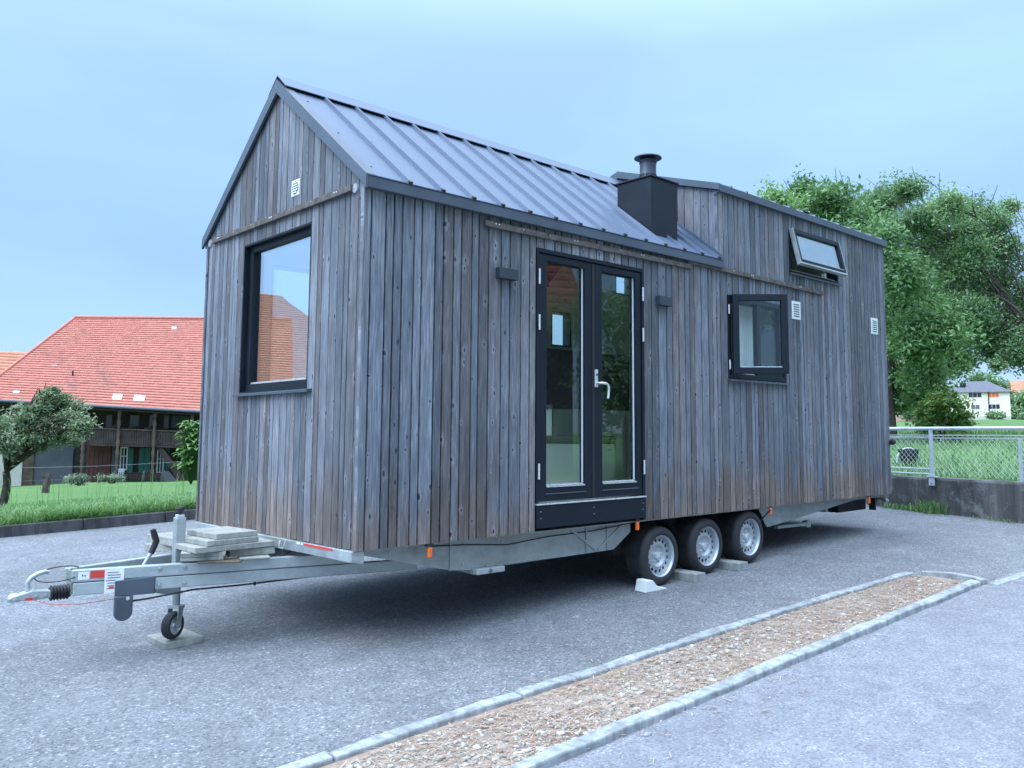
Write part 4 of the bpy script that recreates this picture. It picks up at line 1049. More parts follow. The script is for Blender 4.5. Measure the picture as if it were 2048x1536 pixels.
mb = MB(); mb.box(7.20, 7.225, 0.16, 0.24, -0.20, 0.0); mb.tube([(7.22, 0.2, -0.15), (7.28, 0.19, -0.07), (7.34, 0.17, -0.055), (7.44, 0.15, -0.09)], [0.03, 0.025, 0.022, 0.02], 8); mb.build('rear_support', M['black'], ch, smooth=True)
mb = MB(); mb.tube([(7.43, 0.152, -0.087), (7.50, 0.14, -0.10)], 0.017, 8); mb.build('support_tip', M['steelp'], ch, smooth=True)
mb = MB(); mb.bar((5.05, 0.20, -0.245), (5.62, 0.20, -0.255), 0.05, 0.03); mb.obox((5.66, 0.2, -0.255), (0.04, 0, 0), (0, 0.03, 0), (0, 0, 0.035)); mb.tube([(5.70, 0.2, -0.25), (5.92, 0.18, -0.262)], 0.012, 8); mb.build('crank_support', M['steel'], ch)
mb = MB()
for k, (x, z) in enumerate(((0.30, -0.05), (0.62, -0.10), (0.90, -0.18), (1.25, -0.06), (1.25, -0.19), (1.62, -0.19), (5.0, -0.08), (5.5, -0.10), (6.1, -0.05))):
    b_ = MB(); b_.lathe([(0, 0.009), (0.008, 0.008), (0.010, 0.0)], (x, 0.11, z), (0, -1, 0), 6); b_.build('beam_bolt', M['steelp'], ch)
mb = MB(); mb.tube([(0.54, 0.03, 0.0), (0.62, 0.10, -0.035), (0.9, 0.106, -0.05), (1.3, 0.106, -0.085), (1.7, 0.106, -0.06), (2.2, 0.106, -0.055), (2.6, 0.06, -0.02)], 0.0045, 6); mb.build('marker_cable', M['black'], ch, smooth=True)
mb = MB(); mb.tube([(0.02, 0.9, -0.09), (-0.15, 0.98, -0.16), (-0.4, 1.06, -0.175), (-0.7, 1.12, -0.19), (-0.86, 1.08, -0.22)], 0.006, 6); mb.build('lighting_cable', M['black'], ch, smooth=True)
# reflector box under the beam
mb = MB(); mb.box(0.98, 1.235, 0.05, 0.10, -0.262, -0.222); rb_ = mb.build('support_foot', M['steelp'], ch, bevel=0.006)
mb = MB(); mb.lathe([(0, 0.006), (0.016, 0.004), (0.018, 0)], (1.10, 0.05, -0.242), (0, -1, 0), 14); mb.build('foot_bolt', M['ink'], rb_)
mb = MB(); mb.bar((1.0, 0.10, -0.24), (1.05, 0.5, -0.24), 0.05, 0.04); mb.build('support_arm', M['steel'], ch)
# side markers
for i, (x, z) in enumerate(((0.542, -0.055), (2.628, -0.035), (4.644, -0.042), (6.734, -0.045))):
    mb = MB(); mb.box(x-0.018, x+0.018, -0.006, 0.015, z-0.040, z+0.030); mk = mb.build('side_marker', M['orange'], ch, bevel=0.008)
    mb = MB(); mb.box(x-0.026, x+0.026, -0.004, 0.02, z+0.035, z+0.056); mb.bar((x-0.02, 0.006, z+0.05), (x-0.045, 0.004, 0.05), 0.006, 0.006); mb.build('marker_bracket', M['black'], mk)
mb = MB(); mb.bar((4.50, 0.06, -0.16), (4.63, 0.0, -0.03), 0.012, 0.012); mb.build('marker_stay', M['black'], ch)
# wheels
def wheel(x, y, z, s):
    """s=-1: outer face towards -y"""
    w = empty('wheel', (x, y, z)); w.parent = ROOT; w.location = Vector((x, y, z))-ORIG[ROOT]
    ax = (0, s, 0); hw = 0.092
    prof = [(0.172, hw-0.012), (0.178, hw-0.004), (0.195, hw), (0.220, hw-0.002), (0.236, hw-0.014), (0.247, hw-0.030), (0.2505, hw-0.05)]
    tread = []
    for k in range(4):
        c = hw-0.062-0.038*k
        tread += [(0.2508, c+0.010), (0.2508, c-0.006), (0.2445, c-0.008), (0.2445, c-0.012), (0.2508, c-0.014)]
    prof2 = prof+tread+[(r, -o) for r, o in reversed(prof)]
    t_ = MB(); t_.lathe(prof2, (x, y, z), ax, 64); t_.build('tyre', M['tyre'], w, smooth=True)
    r_ = MB()
    r_.lathe([(0.150, -0.06), (0.158, 0.02), (0.160, hw-0.030), (0.168, hw-0.012), (0.176, hw-0.008), (0.1775, hw-0.016), (0.170, -0.06)], (x, y, z), ax, 48)
    # disc with real round holes
    N = 16; a_ = Vector((1, 0, 0)); b_ = Vector((0, 0, 1)); n_ = Vector((0, s, 0)); C0 = Vector((x, y, z))
    def P(r, t, o): return C0+(a_*math.cos(t)+b_*math.sin(t))*r+n_*o
    off = lambda r: 0.050-(r-0.09)*0.18
    r0, r1 = 0.094, 0.158; rm = 0.132
    for k in range(N):
        t0, t1 = 2*math.pi*k/N, 2*math.pi*(k+1)/N; tm = (t0+t1)/2
        outer = []; K = 4
        for i in range(K): outer.append((r0, t0+(t1-t0)*i/K))
        for i in range(K): outer.append((r0+(r1-r0)*i/K, t1))
        for i in range(K): outer.append((r1, t1+(t0-t1)*i/K))
        for i in range(K): outer.append((r1+(r0-r1)*i/K, t0))
        inner = []
        for i in range(4*K):
            ph = -math.pi*0.75+2*math.pi*i/(4*K)   # start at lower-left corner
            inner.append((rm+0.0142*math.sin(ph), tm+0.0142*math.cos(ph)/rm))
        b0 = len(r_.v)
        for (r, t) in outer: r_.v.append(tuple(P(r, t, off(r))))
        for (r, t) in inner: r_.v.append(tuple(P(r, t, off(r)-0.002)))
        for i in range(4*K):
            j = (i+1) % (4*K); r_.f.append((b0+i, b0+j, b0+4*K+j, b0+4*K+i)); r_.m.append(0)
    r_.lathe([(0.0, 0.030), (0.030, 0.028), (0.060, 0.024), (0.078, 0.030), (0.090, 0.048), (0.0945, 0.0495)], (x, y, z), ax, 40)
    rim = r_.build('rim', M['rim'], w, smooth=True, fixn=True)
    h_ = MB(); h_.lathe([(0.0, 0.056), (0.024, 0.054), (0.028, 0.046), (0.030, 0.026)], (x, y, z), ax, 20); h_.build('hub_cap', M['silver'], rim, smooth=True)
    for k in range(5):
        t = 2*math.pi*k/5+0.3; b2 = MB(); c = P(0.053, t, 0.024); b2.lathe([(0, 0.020), (0.006, 0.018), (0.009, 0.012), (0.0095, 0.0)], c, ax, 6); b2.build('wheel_bolt', M['silver'], rim)
    d_ = MB(); d_.lathe([(0.0, 0.0), (0.156, 0.0), (0.156, -0.02), (0.0, -0.02)], (x, y, z), ax, 24); d_.build('brake_drum', M['black'], w)
WX = [(2.976, -0.322), (3.640, -0.298), (4.325, -0.272)]
for x, z in WX: wheel(x, 0.12, z, -1)
for x, z in WX: wheel(x, 2.38, GZ(x, 2.38)+0.25, 1)
# mudguards behind the near wheels
for (x, z) in WX:
    mb = MB(); n = 18; v = []
    for yy in (0.045, 0.235):
        for rr_ in (0.283, 0.288):
            pass
    pts = []
    for k in range(n+1):
        t = math.pi*(0.02+0.96*k/n); pts.append((x+0.29*math.cos(t), z+0.012+0.29*math.sin(t)))
    vs = []
    for (px_, pz_) in pts: vs += [(px_, 0.05, min(pz_, -0.014)), (px_, 0.24, min(pz_, -0.014))]
    mb.add(vs, [(2*k, 2*k+2, 2*k+3, 2*k+1) for k in range(n)]); mb.build('mudguard', M['black'], ch, fixn=False)
mb = MB(); mb.box(2.60, 4.64, 0.245, 0.26, -0.30, -0.015); mb.build('wheel_well', M['black'], ch)
mb = MB()
for x, z in WX: mb.tube([(x-0.02, 0.2, z+0.03), (x-0.02, 2.3, z+0.03)], 0.035, 10)
mb.build('axle', M['steel'], ch)
# drawbar
mb = MB()
def beam(m_, ya_, yb_, z0, z1, xa, xb, w=0.055):
    m_.bar((xa, ya_, (z0+z1)/2), (xb, yb_, (z0+z1)/2), w, z1-z0)
beam(mb, 1.195, 0.70, -0.184, -0.111, -1.26, 0.45); nb = mb.build('drawbar_beam', M['steelp'], ch, bevel=0.006)
mb = MB(); beam(mb, 1.305, 1.80, -0.184, -0.111, -1.26, 0.45); fb = mb.build('drawbar_beam', M['steelp'], ch, bevel=0.006)
mb = MB(); beam(mb, 1.195, 0.60, -0.264, -0.188, -1.25, 0.85); mb.build('lower_drawbar', M['steelp'], ch, bevel=0.006)
mb = MB(); beam(mb, 1.305, 1.90, -0.264, -0.188, -1.25, 0.85); mb.build('lower_drawbar', M['steelp'], ch, bevel=0.006)
# bolts on the near beam
mb = MB()
for x in (-0.80, -0.66):
    for z in (-0.135, -0.235):
        yy = 1.195+(0.70-1.195)*(x+1.26)/1.71-0.03
        mb = MB(); mb.lathe([(0, 0.012), (0.011, 0.010), (0.013, 0.0)], (x, yy, z), (-0.28, -0.96, 0), 8); mb.build('beam_bolt', M['steel'], nb)
d_ = Vector((1.71, -0.495, 0)).normalized(); nn = Vector((-d_.y*-1, -d_.x, 0)).normalized()
nn = Vector((d_.y, -d_.x, 0))
def on_beam(s, z, out=0.0285): return Vector((-1.26, 1.195, 0))+d_*s+nn*out+Vector((0, 0, z))
def sticker(name, s0, s1, z0, z1, mat, out=0.0290, tilt=0.0):
    m_ = MB(); a, b = on_beam(s0, z0, out), on_beam(s1, z0+tilt, out); c, d = on_beam(s1, z1+tilt, out), on_beam(s0, z1, out)
    m_.prism([a, b, c, d], nn*0.0012); return m_.build(name, mat, nb)
sticker('white_label', 0.035, 0.095, -0.170, -0.124, M['paper'], 0.0288)
sticker('label_print', 0.055, 0.062, -0.150, -0.138, M['ink'], 0.0302)
sticker('label_print', 0.068, 0.075, -0.152, -0.142, M['ink'], 0.0302)
sticker('red_label', 0.100, 0.180, -0.166, -0.120, M['red'], 0.0288)
pp_ = sticker('paper_label', 0.178, 0.285, -0.262, -0.120, M['paper'], 0.0305, 0.004)
rp = random.Random(5)
for i in range(7):
    z = -0.135-0.016*i; a = 0.186+rp.uniform(0, 0.01); b = a+rp.uniform(0.03, 0.075); sticker('label_print', a, b, z-0.004, z, M['ink'], 0.0325)
sticker('red_label', 0.205, 0.232, -0.236, -0.222, M['red'], 0.0326)
# overrun device: head, tube, bellows
mb = MB(); mb.box(-1.26, -0.92, 1.21, 1.29, -0.262, -0.19); mb.box(-1.262, -1.255, 1.19, 1.31, -0.18, -0.115); ov = mb.build('overrun_tube', M['steel'], ch, bevel=0.004)
mb = MB(); prof = [(0.030, 0.0)]
for k in range(6): prof += [(0.043, 0.008+0.0175*k), (0.047, 0.012+0.0175*k), (0.036, 0.018+0.0175*k)]
prof += [(0.034, 0.116), (0.0, 0.117)]
mb.lathe([(0, 0)]+prof, (-1.365, 1.25, -0.245), (1, 0, 0), 20); mb.build('bellows', M['black'], ch, smooth=True)
mb = MB()
mb.prism([(-1.36, 1.215, -0.222), (-1.36, 1.215, -0.268), (-1.46, 1.215, -0.272), (-1.57, 1.215, -0.262), (-1.585, 1.215, -0.248), (-1.56, 1.215, -0.235), (-1.46, 1.215, -0.212)], (0, 0.07, 0))
mb.lathe([(0.0, 0.03), (0.022, 0.027), (0.036, 0.012), (0.04, -0.012), (0.034, -0.02)], (-1.545, 1.25, -0.25), (0, 0, 1), 18)
cp = mb.build('coupling_head', M['steelp'], ch, bevel=0.008)
mb = MB(); mb.tube([(-1.475, 1.25, -0.215), (-1.482, 1.25, -0.17), (-1.462, 1.25, -0.140), (-1.43, 1.25, -0.122), (-1.39, 1.25, -0.113), (-1.372, 1.25, -0.118)], [0.013, 0.014, 0.015, 0.015, 0.014, 0.012], 10); mb.build('coupling_handle', M['steelp'], cp, smooth=True)
mb = MB(); mb.box(-1.49, -1.44, 1.225, 1.275, -0.222, -0.208); mb.build('handle_base', M['steel'], cp, bevel=0.004)
mb = MB(); mb.box(-1.495, -1.458, 1.2085, 1.214, -0.268, -0.252); mb.build('red_label', M['red'], cp)
mb = MB()
for x in (-1.44, -1.39): mb.lathe([(0, 0.012), (0.010, 0.010), (0.012, 0)], (x, 1.214, -0.25), (0, -1, 0), 8)
mb.build('head_bolt', M['steel'], cp)
# breakaway cable loop
pts = []
for k in range(25):
    t = math.radians(25+310*k/24); pts.append((-1.315+0.13*math.cos(t), 1.25+0.10*math.sin(t), -0.135+0.028*math.sin(t)+0.015*math.cos(t)))
mb = MB(); mb.tube(pts, 0.0035, 6); mb.build('breakaway_cable', M['black'], ch, smooth=True)
mb = MB(); mb.tube([(-1.45, 1.22, -0.27), (-1.36, 1.19, -0.305), (-1.2, 1.17, -0.318), (-1.0, 1.17, -0.312)], 0.002, 6); mb.build('safety_wire', M['red'], ch, smooth=True)
# brake lever and damper plate
mb = MB(); mb.tube([(-0.86, 1.20, -0.16), (-0.80, 1.20, -0.05)], 0.014, 10); hb = mb.build('hand_brake', M['steelp'], ch, smooth=True)
mb = MB(); mb.tube([(-0.802, 1.20, -0.055), (-0.785, 1.20, -0.015), (-0.772, 1.20, 0.02), (-0.785, 1.20, 0.06), (-0.798, 1.20, 0.098)], [0.019, 0.02, 0.021, 0.021, 0.017], 10); mb.build('brake_grip', M['black'], hb, smooth=True)
mb = MB(); mb.prism([(-1.045, 1.09, -0.19), (-0.83, 1.03, -0.178), (-0.83, 1.03, -0.285), (-1.045, 1.09, -0.285)], (0.02, 0.03, 0)); sh = mb.build('socket_holder', M['trim'], ch, bevel=0.004)
mb = MB(); pl = []
for k in range(13):
    t = math.pi+math.pi*k/12; pl.append((-0.995+0.053*math.cos(t), 1.06, -0.385+0.05*math.sin(t)))
pl = [(-1.048, 1.06, -0.285)]+pl+[(-0.942, 1.06, -0.285)]
mb.prism(pl, (0, 0.03, 0)); mb.build('plug_cap', M['trim'], sh, bevel=0.006)
mb = MB(); mb.lathe([(0, 0.006), (0.011, 0.005), (0.012, 0.0)], (-0.975, 1.06, -0.30), (0, -1, 0), 12); mb.build('cap_rivet', M['silver'], sh)
mb = MB(); mb.tube([(-1.0, 1.12, -0.33), (-0.86, 1.05, -0.315), (-0.6, 1.0, -0.285), (-0.3, 0.95, -0.285), (0.5, 0.7, -0.245), (1.3, 0.6, -0.20)], 0.006, 6)
mb.bar((-0.22, 0.93, -0.26), (-0.22, 0.93, -0.295), 0.012, 0.012); mb.build('brake_rod', M['black'], ch, smooth=True)
mb = MB(); mb.prism([(-0.83, 1.20, -0.265), (-0.66, 1.16, -0.265), (-0.60, 1.16, -0.33), (-0.72, 1.2, -0.325), (-0.80, 1.2, -0.30)], (0.005, 0.012, 0)); mb.build('brake_bracket', M['steel'], ch)
# jockey wheel
jk = empty('jockey_wheel', (-0.61, 1.25, -0.63)); jk.parent = ROOT; jk.location = Vector((-0.61, 1.25, -0.63))-ORIG[ROOT]
mb = MB(); mb.box(-0.642, -0.578, 1.218, 1.282, -0.19, 0.160); mb.build('post', M['steelp'], jk, bevel=0.006)
mb = MB(); mb.box(-0.634, -0.586, 1.226, 1.274, 0.161, 0.178); mb.build('post_cap', M['silver'], jk, bevel=0.004)
mb = MB(); mb.lathe([(0.0, 0.178), (0.012, 0.178), (0.012, 0.196), (0.026, 0.205), (0.031, 0.216), (0.027, 0.228), (0.0, 0.230)], (-0.61, 1.25, 0), n=18); mb.build('knob', M['black'], jk, smooth=True)
mb = MB(); mb.tube([(-0.61, 1.25, -0.18), (-0.61, 1.25, -0.43)], 0.024, 14); mb.build('inner_tube', M['steel'], jk, smooth=True)
cx, cz = -0.635, -0.541; axj = Vector((0.55, -0.83, 0)).normalized(); fwd = Vector((axj.y, -axj.x, 0)); WC = Vector((-0.632, 1.235, cz))
mb = MB()
for s_ in (-1, 1):
    q = WC+axj*s_*0.040; a = Vector((-0.61, 1.25, -0.425))+axj*s_*0.036; b = a
    w2 = fwd*0.026
    mb.prism([a-w2, a+w2, q+fwd*0.018-Vector((0, 0, 0.016)), q-fwd*0.018-Vector((0, 0, 0.016))], axj*s_*0.005)
mb.obox((-0.61, 1.25, -0.425), axj*0.044, fwd*0.03, (0, 0, 0.010)); mb.tube([WC-axj*0.05, WC+axj*0.05], 0.008, 8)
mb.build('fork', M['steelp'], jk)
mb = MB(); mb.lathe([(0.058, -0.026), (0.066, -0.032), (0.080, -0.028), (0.088, -0.012), (0.090, 0), (0.088, 0.012), (0.080, 0.028), (0.066, 0.032), (0.058, 0.026)], WC, axj, 36); mb.build('tyre', M['tyre'], jk, smooth=True)
mb = MB(); mb.lathe([(0.0, -0.02), (0.02, -0.024), (0.026, -0.012), (0.05, -0.010), (0.0585, -0.022), (0.0585, 0.022), (0.05, 0.010), (0.026, 0.012), (0.02, 0.024), (0.0, 0.02)], WC, axj, 28); mb.build('rim', M['silver'], jk, smooth=True)

# ------------------------------------------------------------------ loose things round the trailer
def slab(c, ang, L, D, h, label, group=None, name='stone_slab', mat=None, cat='slab', rot=0.0):
    """c: centre of the underside"""
    mb = MB(); rg = random.Random(int(abs(c[0]*1000+c[2]*333))); n = 6
    ca, sa = math.cos(ang), math.sin(ang)
    ring = lambda z, j: [(sx*L/2+rg.uniform(-j, j), sy*D/2+rg.uniform(-j, j), z) for sx, sy in ((-1, -1), (-0.33, -1), (0.33, -1), (1, -1), (1, 1), (0.33, 1), (-0.33, 1), (-1, 1))]
    vs = ring(0, 0.004)+ring(h, 0.004)
    vs = [(c[0]+x*ca-y*sa, c[1]+x*sa+y*ca, c[2]+z+rot*x) for x, y, z in vs]
    mb.add(vs, [tuple(reversed(range(8))), tuple(range(8, 16))]+[(i, (i+1) % 8, 8+(i+1) % 8, 8+i) for i in range(8)])
    o = mb.build(name, mat or M['slab'], loc=(c[0], c[1], c[2]), bevel=0.004); tag(o, label, cat, group); return o
gs = 'stone slabs stacked on the drawbar'
slab((-0.465, 0.90, -0.1105), -0.62, 0.26, 0.16, 0.010, 'thin brown board lying lowest at the coupling end of the drawbar stack', gs, 'thin_board', M['midwood'], 'board')
slab((-0.245, 0.90, -0.1105), -0.25, 0.19, 0.14, 0.014, 'short split pale board lying lowest at the house end of the drawbar stack', gs, 'thin_board', M['slab'], 'board')
slab((-0.50, 1.10, -0.0995), -0.42, 0.26, 0.34, 0.022, 'lower of two slabs at the coupling end of the drawbar stack', gs)
slab((-0.50, 1.10, -0.0770), -0.40, 0.27, 0.34, 0.030, 'second slab up at the coupling end of the drawbar stack, below the widest one', gs)
slab((-0.21, 1.10, -0.0955), -0.18, 0.30, 0.34, 0.047, 'thick slab at the house end of the drawbar stack, below the widest one', gs)
slab((-0.37, 1.10, -0.0450), 0.02, 0.54, 0.40, 0.037, 'widest slab of the drawbar stack, spanning both lower piles', gs)
slab((-0.40, 1.13, -0.0070), 0.08, 0.36, 0.44, 0.036, 'second slab from the top of the drawbar stack, with a chipped edge', gs)
slab((-0.37, 1.14, 0.0300), 0.08, 0.29, 0.42, 0.036, 'topmost pale slab of the drawbar stack', gs)
slab((-0.45, 1.70, -0.1100), 0.5, 0.30, 0.30, 0.05, 'lower slab behind the jockey post, on the far drawbar', gs)
slab((-0.42, 1.68, -0.0590), 0.1, 0.34, 0.40, 0.055, 'upper slab behind the jockey post, on the far drawbar', gs)
o = slab((-0.575, 1.335, GZ(-0.58, 1.3)), 0.05, 0.245, 0.31, 0.042, 'beige stone slab on the asphalt under the jockey wheel', None, 'stone_slab')
o.rotation_euler = (0.015, -0.034, 0)
for i, (x0, yb_) in enumerate(((3.262, -0.10), (3.935, -0.09))):
    mb = MB(); z = GZ(x0, yb_); mb.box(x0, x0+0.158, yb_, yb_+0.30, z, z+0.072)
    o = mb.build('paver_block', M['brick'], bevel=0.005); tag(o, ('grey paver block wedged before the middle wheel', 'grey paver block wedged before the rear wheel')[i], 'paver block', 'paver blocks chocking the wheels')
mb = MB(); z = GZ(2.75, 0.05); mb.prism([(2.655, -0.055, z), (2.68, -0.055, z+0.092), (2.755, -0.055, z+0.090), (2.80, -0.055, z+0.045), (2.86, -0.055, z+0.018), (2.93, -0.055, z+0.008), (2.93, -0.055, z)], (0.015, 0.13, 0.002))
o = mb.build('wheel_chock', M['white'], bevel=0.003); tag(o, 'white plastic wheel chock pushed against the front wheel', 'wheel chock')

# ------------------------------------------------------------------ retaining wall and railing on the right
WA, WB = Vector((8.457, -2.4, 0)), Vector((10.803, 7.1, 0)); wd = (WB-WA).normalized(); wnrm = Vector((-wd.y, wd.x, 0))   # towards the lot
def wall_pt(s, out, z): p = WA+wd*s+wnrm*out; return (p.x, p.y, z)
mb = MB(); n = 40; L = (WB-WA).length
for i in range(n+1):
    s = L*i/n; b = WA+wd*s; g = GZ(b.x, b.y)-0.1
    for (o_, z) in ((-0.02, g), (0.0, 0.085), (-0.012, 0.112), (-0.26, 0.115), (-0.26, g)):
        mb.v.append(wall_pt(s, o_+RNG.uniform(-0.004, 0.004), z+(RNG.uniform(-0.006, 0.006) if z > 0 else 0)))
for i in range(n):
    for k in range(5): mb.f.append((i*5+k, i*5+(k+1) % 5, i*5+5+(k+1) % 5, i*5+5+k)); mb.m.append(0)
mb.f.append((4, 3, 2, 1, 0)); mb.m.append(0); mb.f.append(tuple(n*5+k for k in range(5))); mb.m.append(0)
rw = mb.build('retaining_wall', M['wallconc'], fixn=True); tag(rw, 'low stained concrete retaining wall at the end of the lot under the railing', 'wall')
rl = empty('railing', wall_pt(1.5, 0, 0.1)); tag(rl, 'pale metal pipe railing with wire mesh on top of the concrete wall', 'railing')
mb = MB(); mb.tube([wall_pt(s, 0.0, 0.792) for s in (0.0, L/2, L)], 0.024, 12); mb.build('handrail', M['galvrail'], rl, smooth=True)
POSTS = [2.73+2.30*k for k in range(-1, 4)]
for s in POSTS:
    if not 0 <= s <= L: continue
    mb = MB(); a, b = wall_pt(s, 0.0, 0.13), wall_pt(s, 0.0, 0.775)
    mb.bar(a, b, 0.05, 0.028, up=tuple(wnrm)); p_ = mb.build('post', M['galvrail'], rl, bevel=0.003)
    mb = MB(); c = Vector(wall_pt(s, 0.016, 0.085)); mb.obox(c, wd*0.045, wnrm*0.006, (0, 0, 0.075)); mb.obox(c+wnrm*-0.03+Vector((0, 0, 0.05)), wd*0.07, wnrm*0.05, (0, 0, 0.006)); mb.build('base_plate', M['galvrail'], p_, bevel=0.003)
    mb = MB(); mb.lathe([(0, 0.012), (0.010, 0.010), (0.012, 0)], c+wnrm*0.006+Vector((0, 0, -0.045)), wnrm, 8); mb.build('anchor_bolt', M['ink'], p_)
for s in (1.58, 3.9, 6.2, 8.5):
    mb = MB(); mb.bar(wall_pt(s, -0.20, 0.10), wall_pt(s, -0.20, 0.66), 0.034, 0.034, up=tuple(wnrm)); mb.build('mesh_post', M['galvrail'], rl)
mb = MB()
for z in (0.70, 0.66): mb.tube([wall_pt(s, -0.03, z) for s in (0.0, L)], 0.006, 6)
mb.tube([wall_pt(s, -0.03, 0.165) for s in (2.75, L)], 0.011, 6); mb.tube([wall_pt(s, -0.03, 0.235) for s in (2.75, L)], 0.010, 6); mb.tube([wall_pt(s, -0.03, 0.67) for s in (2.75, L)], 0.011, 6)
mb.build('wire_rail', M['galvrail'], rl)
mb = MB(); z0, z1 = 0.15, 0.70; st = 0.075; s = -0.6
while s < L:
    for d in (1, -1):
        a, b = (s, s+(z1-z0)) if d > 0 else (s+(z1-z0), s)
        za_, zb_2 = z0, z1
        lo, hi = max(0, min(a, b)), min(L, max(a, b))
        if hi-lo < 0.02: continue
        f0, f1 = ((lo-a)/(b-a), (hi-a)/(b-a)); p = wall_pt(lo, -0.03+d*0.002, z0+(z1-z0)*f0); q = wall_pt(hi, -0.03+d*0.002, z0+(z1-z0)*f1)
        mb.bar(p, q, 0.0034, 0.0034)
    s += st
mb.build('wire_mesh', M['galvrail'], rl, fixn=False)

# ------------------------------------------------------------------ plants
def leaf_cloud(clusters, per, size, seed, up=0.35, shell=0.55, flat=0.75, droop=0.0):
    """leaves spread through ellipsoid clumps [(x,y,z,r)]; each leaf a small folded blade"""
    rg = np.random.default_rng(seed); P_, Cc = [], []
    for (x, y, z, r) in clusters:
        n = int(per*(r**2)); 
        d = rg.normal(size=(n, 3)); d /= np.linalg.norm(d, axis=1)[:, None]
        rad = r*(shell+(1-shell)*rg.random(n)**0.6)*rg.uniform(0.45, 1.12, n)
        lump = 1+0.22*np.sin(d[:, 0]*4.1+x*3)+0.22*np.sin(d[:, 1]*4.7+y*2)+0.18*np.sin(d[:, 2]*5.3+z)
        p = d*(rad*lump)[:, None]*np.array([1, 1, flat]); p[:, 2] -= droop*rg.random(n)*r
        P_.append(p+np.array([x, y, z])); Cc.append(np.clip(rg.normal(0.45+0.22*rg.normal(), 0.22, n), 0, 1))
    p = np.concatenate(P_); c = np.concatenate(Cc); n = len(p)
    nr = rg.normal(size=(n, 3)); nr[:, 2] = np.abs(nr[:, 2])*1.0+up; nr /= np.linalg.norm(nr, axis=1)[:, None]
    t = np.cross(nr, rg.normal(size=(n, 3))); t /= np.linalg.norm(t, axis=1)[:, None]; b = np.cross(nr, t)
    s = (size*rg.uniform(0.6, 1.35, n))[:, None]
    v = np.stack([p-t*s, p-b*s*0.42-nr*s*0.05, p+t*s-nr*s*0.25, p+b*s*0.42-nr*s*0.05, p+nr*s*0.10], 1).reshape(-1, 3)
    k = (np.arange(n)*5)[:, None]
    f = np.concatenate([k+np.array([[0, 1, 4]]), k+np.array([[1, 2, 4]]), k+np.array([[2, 3, 4]]), k+np.array([[3, 0, 4]])])
    cc = np.repeat(c, 5); return v, f, np.stack([cc, cc, cc, np.ones_like(cc)], -1)
def limb(mb, a, b, r0, r1, seed, sag=0.0, n=6):
    rg = random.Random(seed); a, b = Vector(a), Vector(b); L = (b-a).length; pts = []
    o1 = Vector((rg.uniform(-1, 1), rg.uniform(-1, 1), rg.uniform(-0.5, 1)))*L*0.10
    for i in range(n+1):
        t = i/n; pts.append(a+(b-a)*t+o1*math.sin(math.pi*t)+Vector((0, 0, sag*math.sin(math.pi*t))))
    mb.tube(pts, [r0+(r1-r0)*i/n for i in range(n+1)], 7); return pts
def tree(name, base, fork, clusters, leafmat, label, group, per, size, seed, r0=0.2, cat='tree', twigs=3, lr=0.3, **kw):
    root = empty(name, base); tag(root, label, cat, group)
    mb = MB(); base, fork = Vector(base), Vector(fork)
    limb(mb, base-Vector((0, 0, 0.1)), fork, r0, r0*0.72, seed)
    rg = random.Random(seed)
    for i, (x, y, z, r) in enumerate(clusters):
        c = Vector((x, y, z)); st = fork+(c-fork)*0.0
        pts = limb(mb, st, c, r0*lr, 0.012, seed+i*7, sag=(c-fork).length*0.08)
        for k in range(twigs):
            d = Vector((rg.uniform(-1, 1), rg.uniform(-1, 1), rg.uniform(-0.4, 1))).normalized()*r*rg.uniform(0.8, 1.15)
            limb(mb, pts[rg.choice((3, 4, 5))], c+d, 0.022, 0.005, seed+i*11+k, n=4)
    mb.build('trunk', M['bark'], root, smooth=True, fixn=False)
    v, f, c = leaf_cloud(clusters, per, size, seed, **kw)
    np_mesh('crown', v, f, leafmat, root.location, parent=root, col=c)
    return root
def px_clusters(lst, d0, seed, spread=2.0, k=1.0):
    rg = random.Random(seed); out = []
    for (x, y, r) in lst:
        d = d0+rg.uniform(-spread, spread); p = at(x, y, d); out.append((p[0], p[1], p[2], r/F_PX*d*1.05*k))
    return out
A_ = [(1560, 410, 48), (1610, 385, 42), (1660, 395, 46), (1590, 460, 50), (1700, 440, 50), (1760, 480, 50), (1800, 540, 50), (1830, 600, 58), (1880, 655, 55), (1815, 670, 55), (1905, 710, 40),
      (1850, 740, 48), (1800, 750, 40), (1700, 520, 60), (1740, 600, 60), (1660, 480, 50), (1845, 790, 34), (1795, 800, 26)]
b0 = at(1783, 872, 24)
tree('walnut_tree', (b0[0], b0[1], ground_z(b0[0], b0[1])), at(1782, 690, 24), px_clusters(A_, 23.0, 3, 2.0, 1.15), M['leafA'], 'fresh green broad leaved tree rising right behind the tiny house rear corner', 'trees behind the tiny house', 4600, 0.068, 5, r0=0.17, flat=0.9, up=0.2, droop=0.25, shell=0.35)
B_ = [(1725, 415, 34), (1770, 395, 34), (1815, 375, 30), (1850, 430, 40), (1900, 405, 34), (1945, 425, 36), (1985, 440, 34), (2000, 490, 36), (1790, 450, 36), (1880, 480, 40), (1940, 500, 42), (1980, 560, 44),
      (1870, 545, 42), (1920, 590, 42), (1975, 640, 42), (2015, 680, 36), (2040, 705, 30), (1985, 690, 32), (1940, 665, 32), (2070, 680, 36), (2080, 600, 50), (2120, 520, 60), (2110, 700, 36), (1935, 715, 20), (1995, 728, 14), (2020, 410, 18), (1830, 500, 34), (1900, 530, 34), (1950, 620, 34), (1890, 620, 34), (1990, 640, 34), (1930, 460, 30), (1760, 430, 26)]
bb = at(2115, 880, 27)
